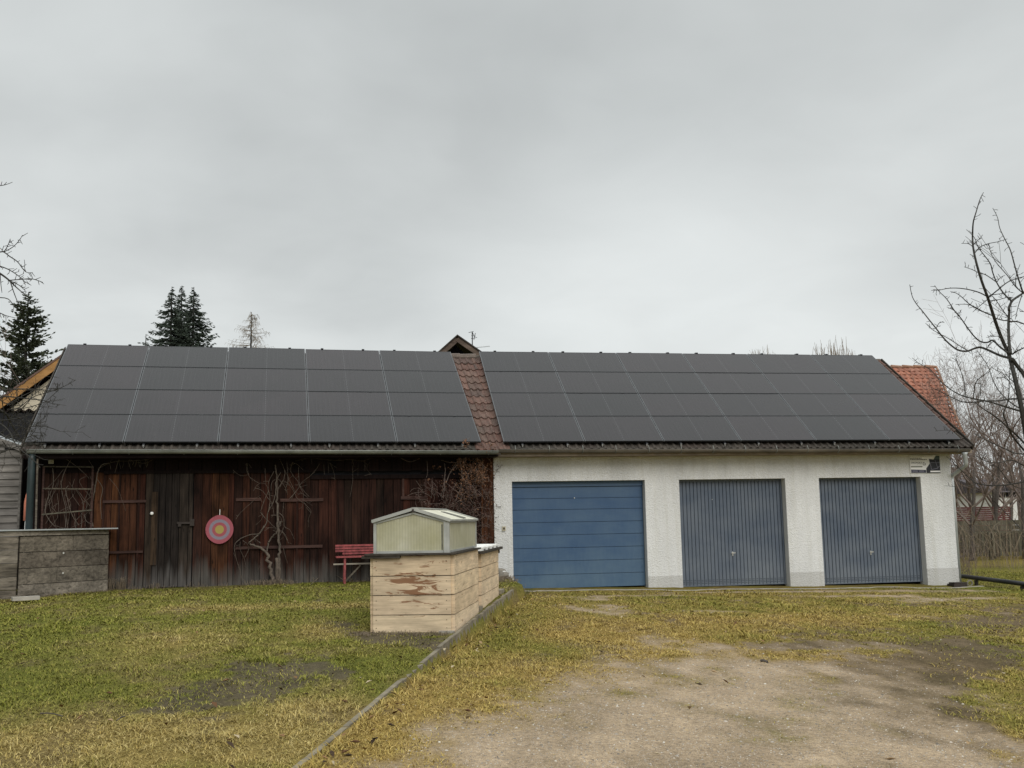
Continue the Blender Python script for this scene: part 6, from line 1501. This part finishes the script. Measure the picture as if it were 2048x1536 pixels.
# ------------------------------------------------------------------ light
w = bpy.data.worlds.new('World'); sc.world = w; w.use_nodes = True; nt = w.node_tree; bg = nt.nodes['Background']
def wn(t, **k):
    o = nt.nodes.new(t)
    for a, b in k.items(): setattr(o, a, b)
    return o
def wl(a, b): nt.links.new(a, b)
SUN_EL, SUN_AZ = 34, 165      # sun somewhere behind the camera, veiled
sky = wn('ShaderNodeTexSky', sky_type='NISHITA'); sky.sun_disc = False; sky.sun_elevation = math.radians(SUN_EL); sky.sun_rotation = math.radians(SUN_AZ); sky.dust_density = 3
tc = wn('ShaderNodeTexCoord'); sep = wn('ShaderNodeSeparateXYZ'); wl(tc.outputs['Generated'], sep.inputs[0])
def wm(op, a, b=0, clamp=False):
    o = wn('ShaderNodeMath', operation=op, use_clamp=clamp)
    for i, x in enumerate((a, b)):
        if hasattr(x, 'links'): wl(x, o.inputs[i])
        else: o.inputs[i].default_value = x
    return o.outputs[0]
zz = wm('MAXIMUM', sep.outputs['Z'], 0.0); den = wm('ADD', zz, .22)
cx = wm('DIVIDE', sep.outputs['X'], den); cy = wm('DIVIDE', sep.outputs['Y'], den); cmb = wn('ShaderNodeCombineXYZ'); wl(cx, cmb.inputs[0]); wl(cy, cmb.inputs[1]); cmb.inputs[2].default_value = 3.1
def wnoise(s_, det, r_, d_=0):
    o = wn('ShaderNodeTexNoise'); o.inputs['Scale'].default_value = s_; o.inputs['Detail'].default_value = det; o.inputs['Roughness'].default_value = r_; o.inputs['Distortion'].default_value = d_; wl(cmb.outputs[0], o.inputs['Vector']); return o.outputs['Fac']
n1 = wnoise(.55, 3, .45, .3); n2 = wnoise(1.7, 4, .5, .2)
nn1 = wm('ADD', wm('MULTIPLY', n1, .7), wm('MULTIPLY', n2, .3))
r1 = wn('ShaderNodeValToRGB'); e = r1.color_ramp.elements; e[0].position = .36; e[0].color = (.572,.600,.598,1); e[1].position = .66; e[1].color = (.705,.732,.726,1); wl(nn1, r1.inputs[0])
# vertical distribution of an overcast sky: pale horizon, slightly darker mid band, brighter zenith
r2 = wn('ShaderNodeValToRGB'); r2.color_ramp.interpolation = 'EASE'; e = r2.color_ramp.elements
for p, c in ((.0, 1.07), (.14, 1.06), (.27, .95), (.5, .96)): 
    el = e[0] if p == 0 else (e[1] if p == .14 else e.new(p)); el.position = p; el.color = (c, c, c, 1)
el = e.new(.62); el.color = (1.0,) * 3 + (1,)
wl(zz, r2.inputs[0])
zen = wm('ADD', 1.0, wm('MULTIPLY', wm('SUBTRACT', zz, .5, True), 3.6))
def lobe(px, py, w, amp):     # a brighter or darker bank of cloud in one direction of the sky
    d = ray(px, py); d = d / np.linalg.norm(d); dp = wn('ShaderNodeVectorMath', operation='DISTANCE'); wl(tc.outputs['Generated'], dp.inputs[0]); dp.inputs[1].default_value = tuple(d)
    q_ = wm('DIVIDE', wm('ADD', dp.outputs['Value'], wm('MULTIPLY', wm('SUBTRACT', n2, .5), .22)), w); return wm('MULTIPLY', wm('POWER', 2.718, wm('MULTIPLY', wm('MULTIPLY', q_, q_), -1)), amp)
n4 = wnoise(3.4, 5, .55, .5); tot = wm('ADD', .965, wm('MULTIPLY', wm('SUBTRACT', n4, .5), .16)); tot = wm('ADD', tot, wm('MULTIPLY', wm('SUBTRACT', n2, .5), .22))
for a_ in ((1380, 470, .085, .13), (1180, 520, .09, .11), (1560, 520, .09, .09), (980, 500, .07, .07), (1850, 180, .14, .07), (700, 350, .14, -.07), (950, 330, .12, -.07), (1500, 280, .12, -.05), (300, 60, .25, .06), (1024, 660, .14, .05), (300, 560, .16, -.02)):
    tot = wm('ADD', tot, lobe(*a_))
zen = wm('MULTIPLY', zen, tot)
mx = wn('ShaderNodeMixRGB', blend_type='MULTIPLY'); mx.inputs[0].default_value = 1; wl(r1.outputs[0], mx.inputs[1]); wl(r2.outputs[0], mx.inputs[2])
mx2 = wn('ShaderNodeMixRGB', blend_type='MULTIPLY'); mx2.inputs[0].default_value = 1; wl(mx.outputs[0], mx2.inputs[1]); wl(zen, mx2.inputs[2])
sc10 = wn('ShaderNodeMixRGB', blend_type='MULTIPLY'); sc10.inputs[0].default_value = 1; wl(mx2.outputs[0], sc10.inputs[1]); sc10.inputs[2].default_value = (9.5, 9.5, 9.5, 1)
# cloud deck in front of the sky; a little of the blue sky light comes through
mx3 = wn('ShaderNodeMixRGB'); mx3.inputs[0].default_value = .04; wl(sc10.outputs[0], mx3.inputs[1]); wl(sky.outputs[0], mx3.inputs[2])
wl(mx3.outputs[0], bg.inputs[0]); bg.inputs[1].default_value = .1
sl = bpy.data.lights.new('sun', 'SUN'); sl.energy = 1.5; sl.angle = math.radians(35); sl.color = (1, .97, .93)
so = bpy.data.objects.new('sun', sl); col.objects.link(so)
az = math.radians(SUN_AZ); el_ = math.radians(SUN_EL)
sd = Vector((math.sin(az) * math.cos(el_), math.cos(az) * math.cos(el_), math.sin(el_)))
so.rotation_euler = sd.to_track_quat('Z', 'Y').to_euler(); so.location = (0, -10, 20)
sc.view_settings.view_transform = 'Standard'; sc.view_settings.look = 'None'; sc.view_settings.exposure = 0.16; sc.view_settings.gamma = 1
sc.render.engine = 'CYCLES'; sc.cycles.max_bounces = 6; sc.cycles.diffuse_bounces = 3
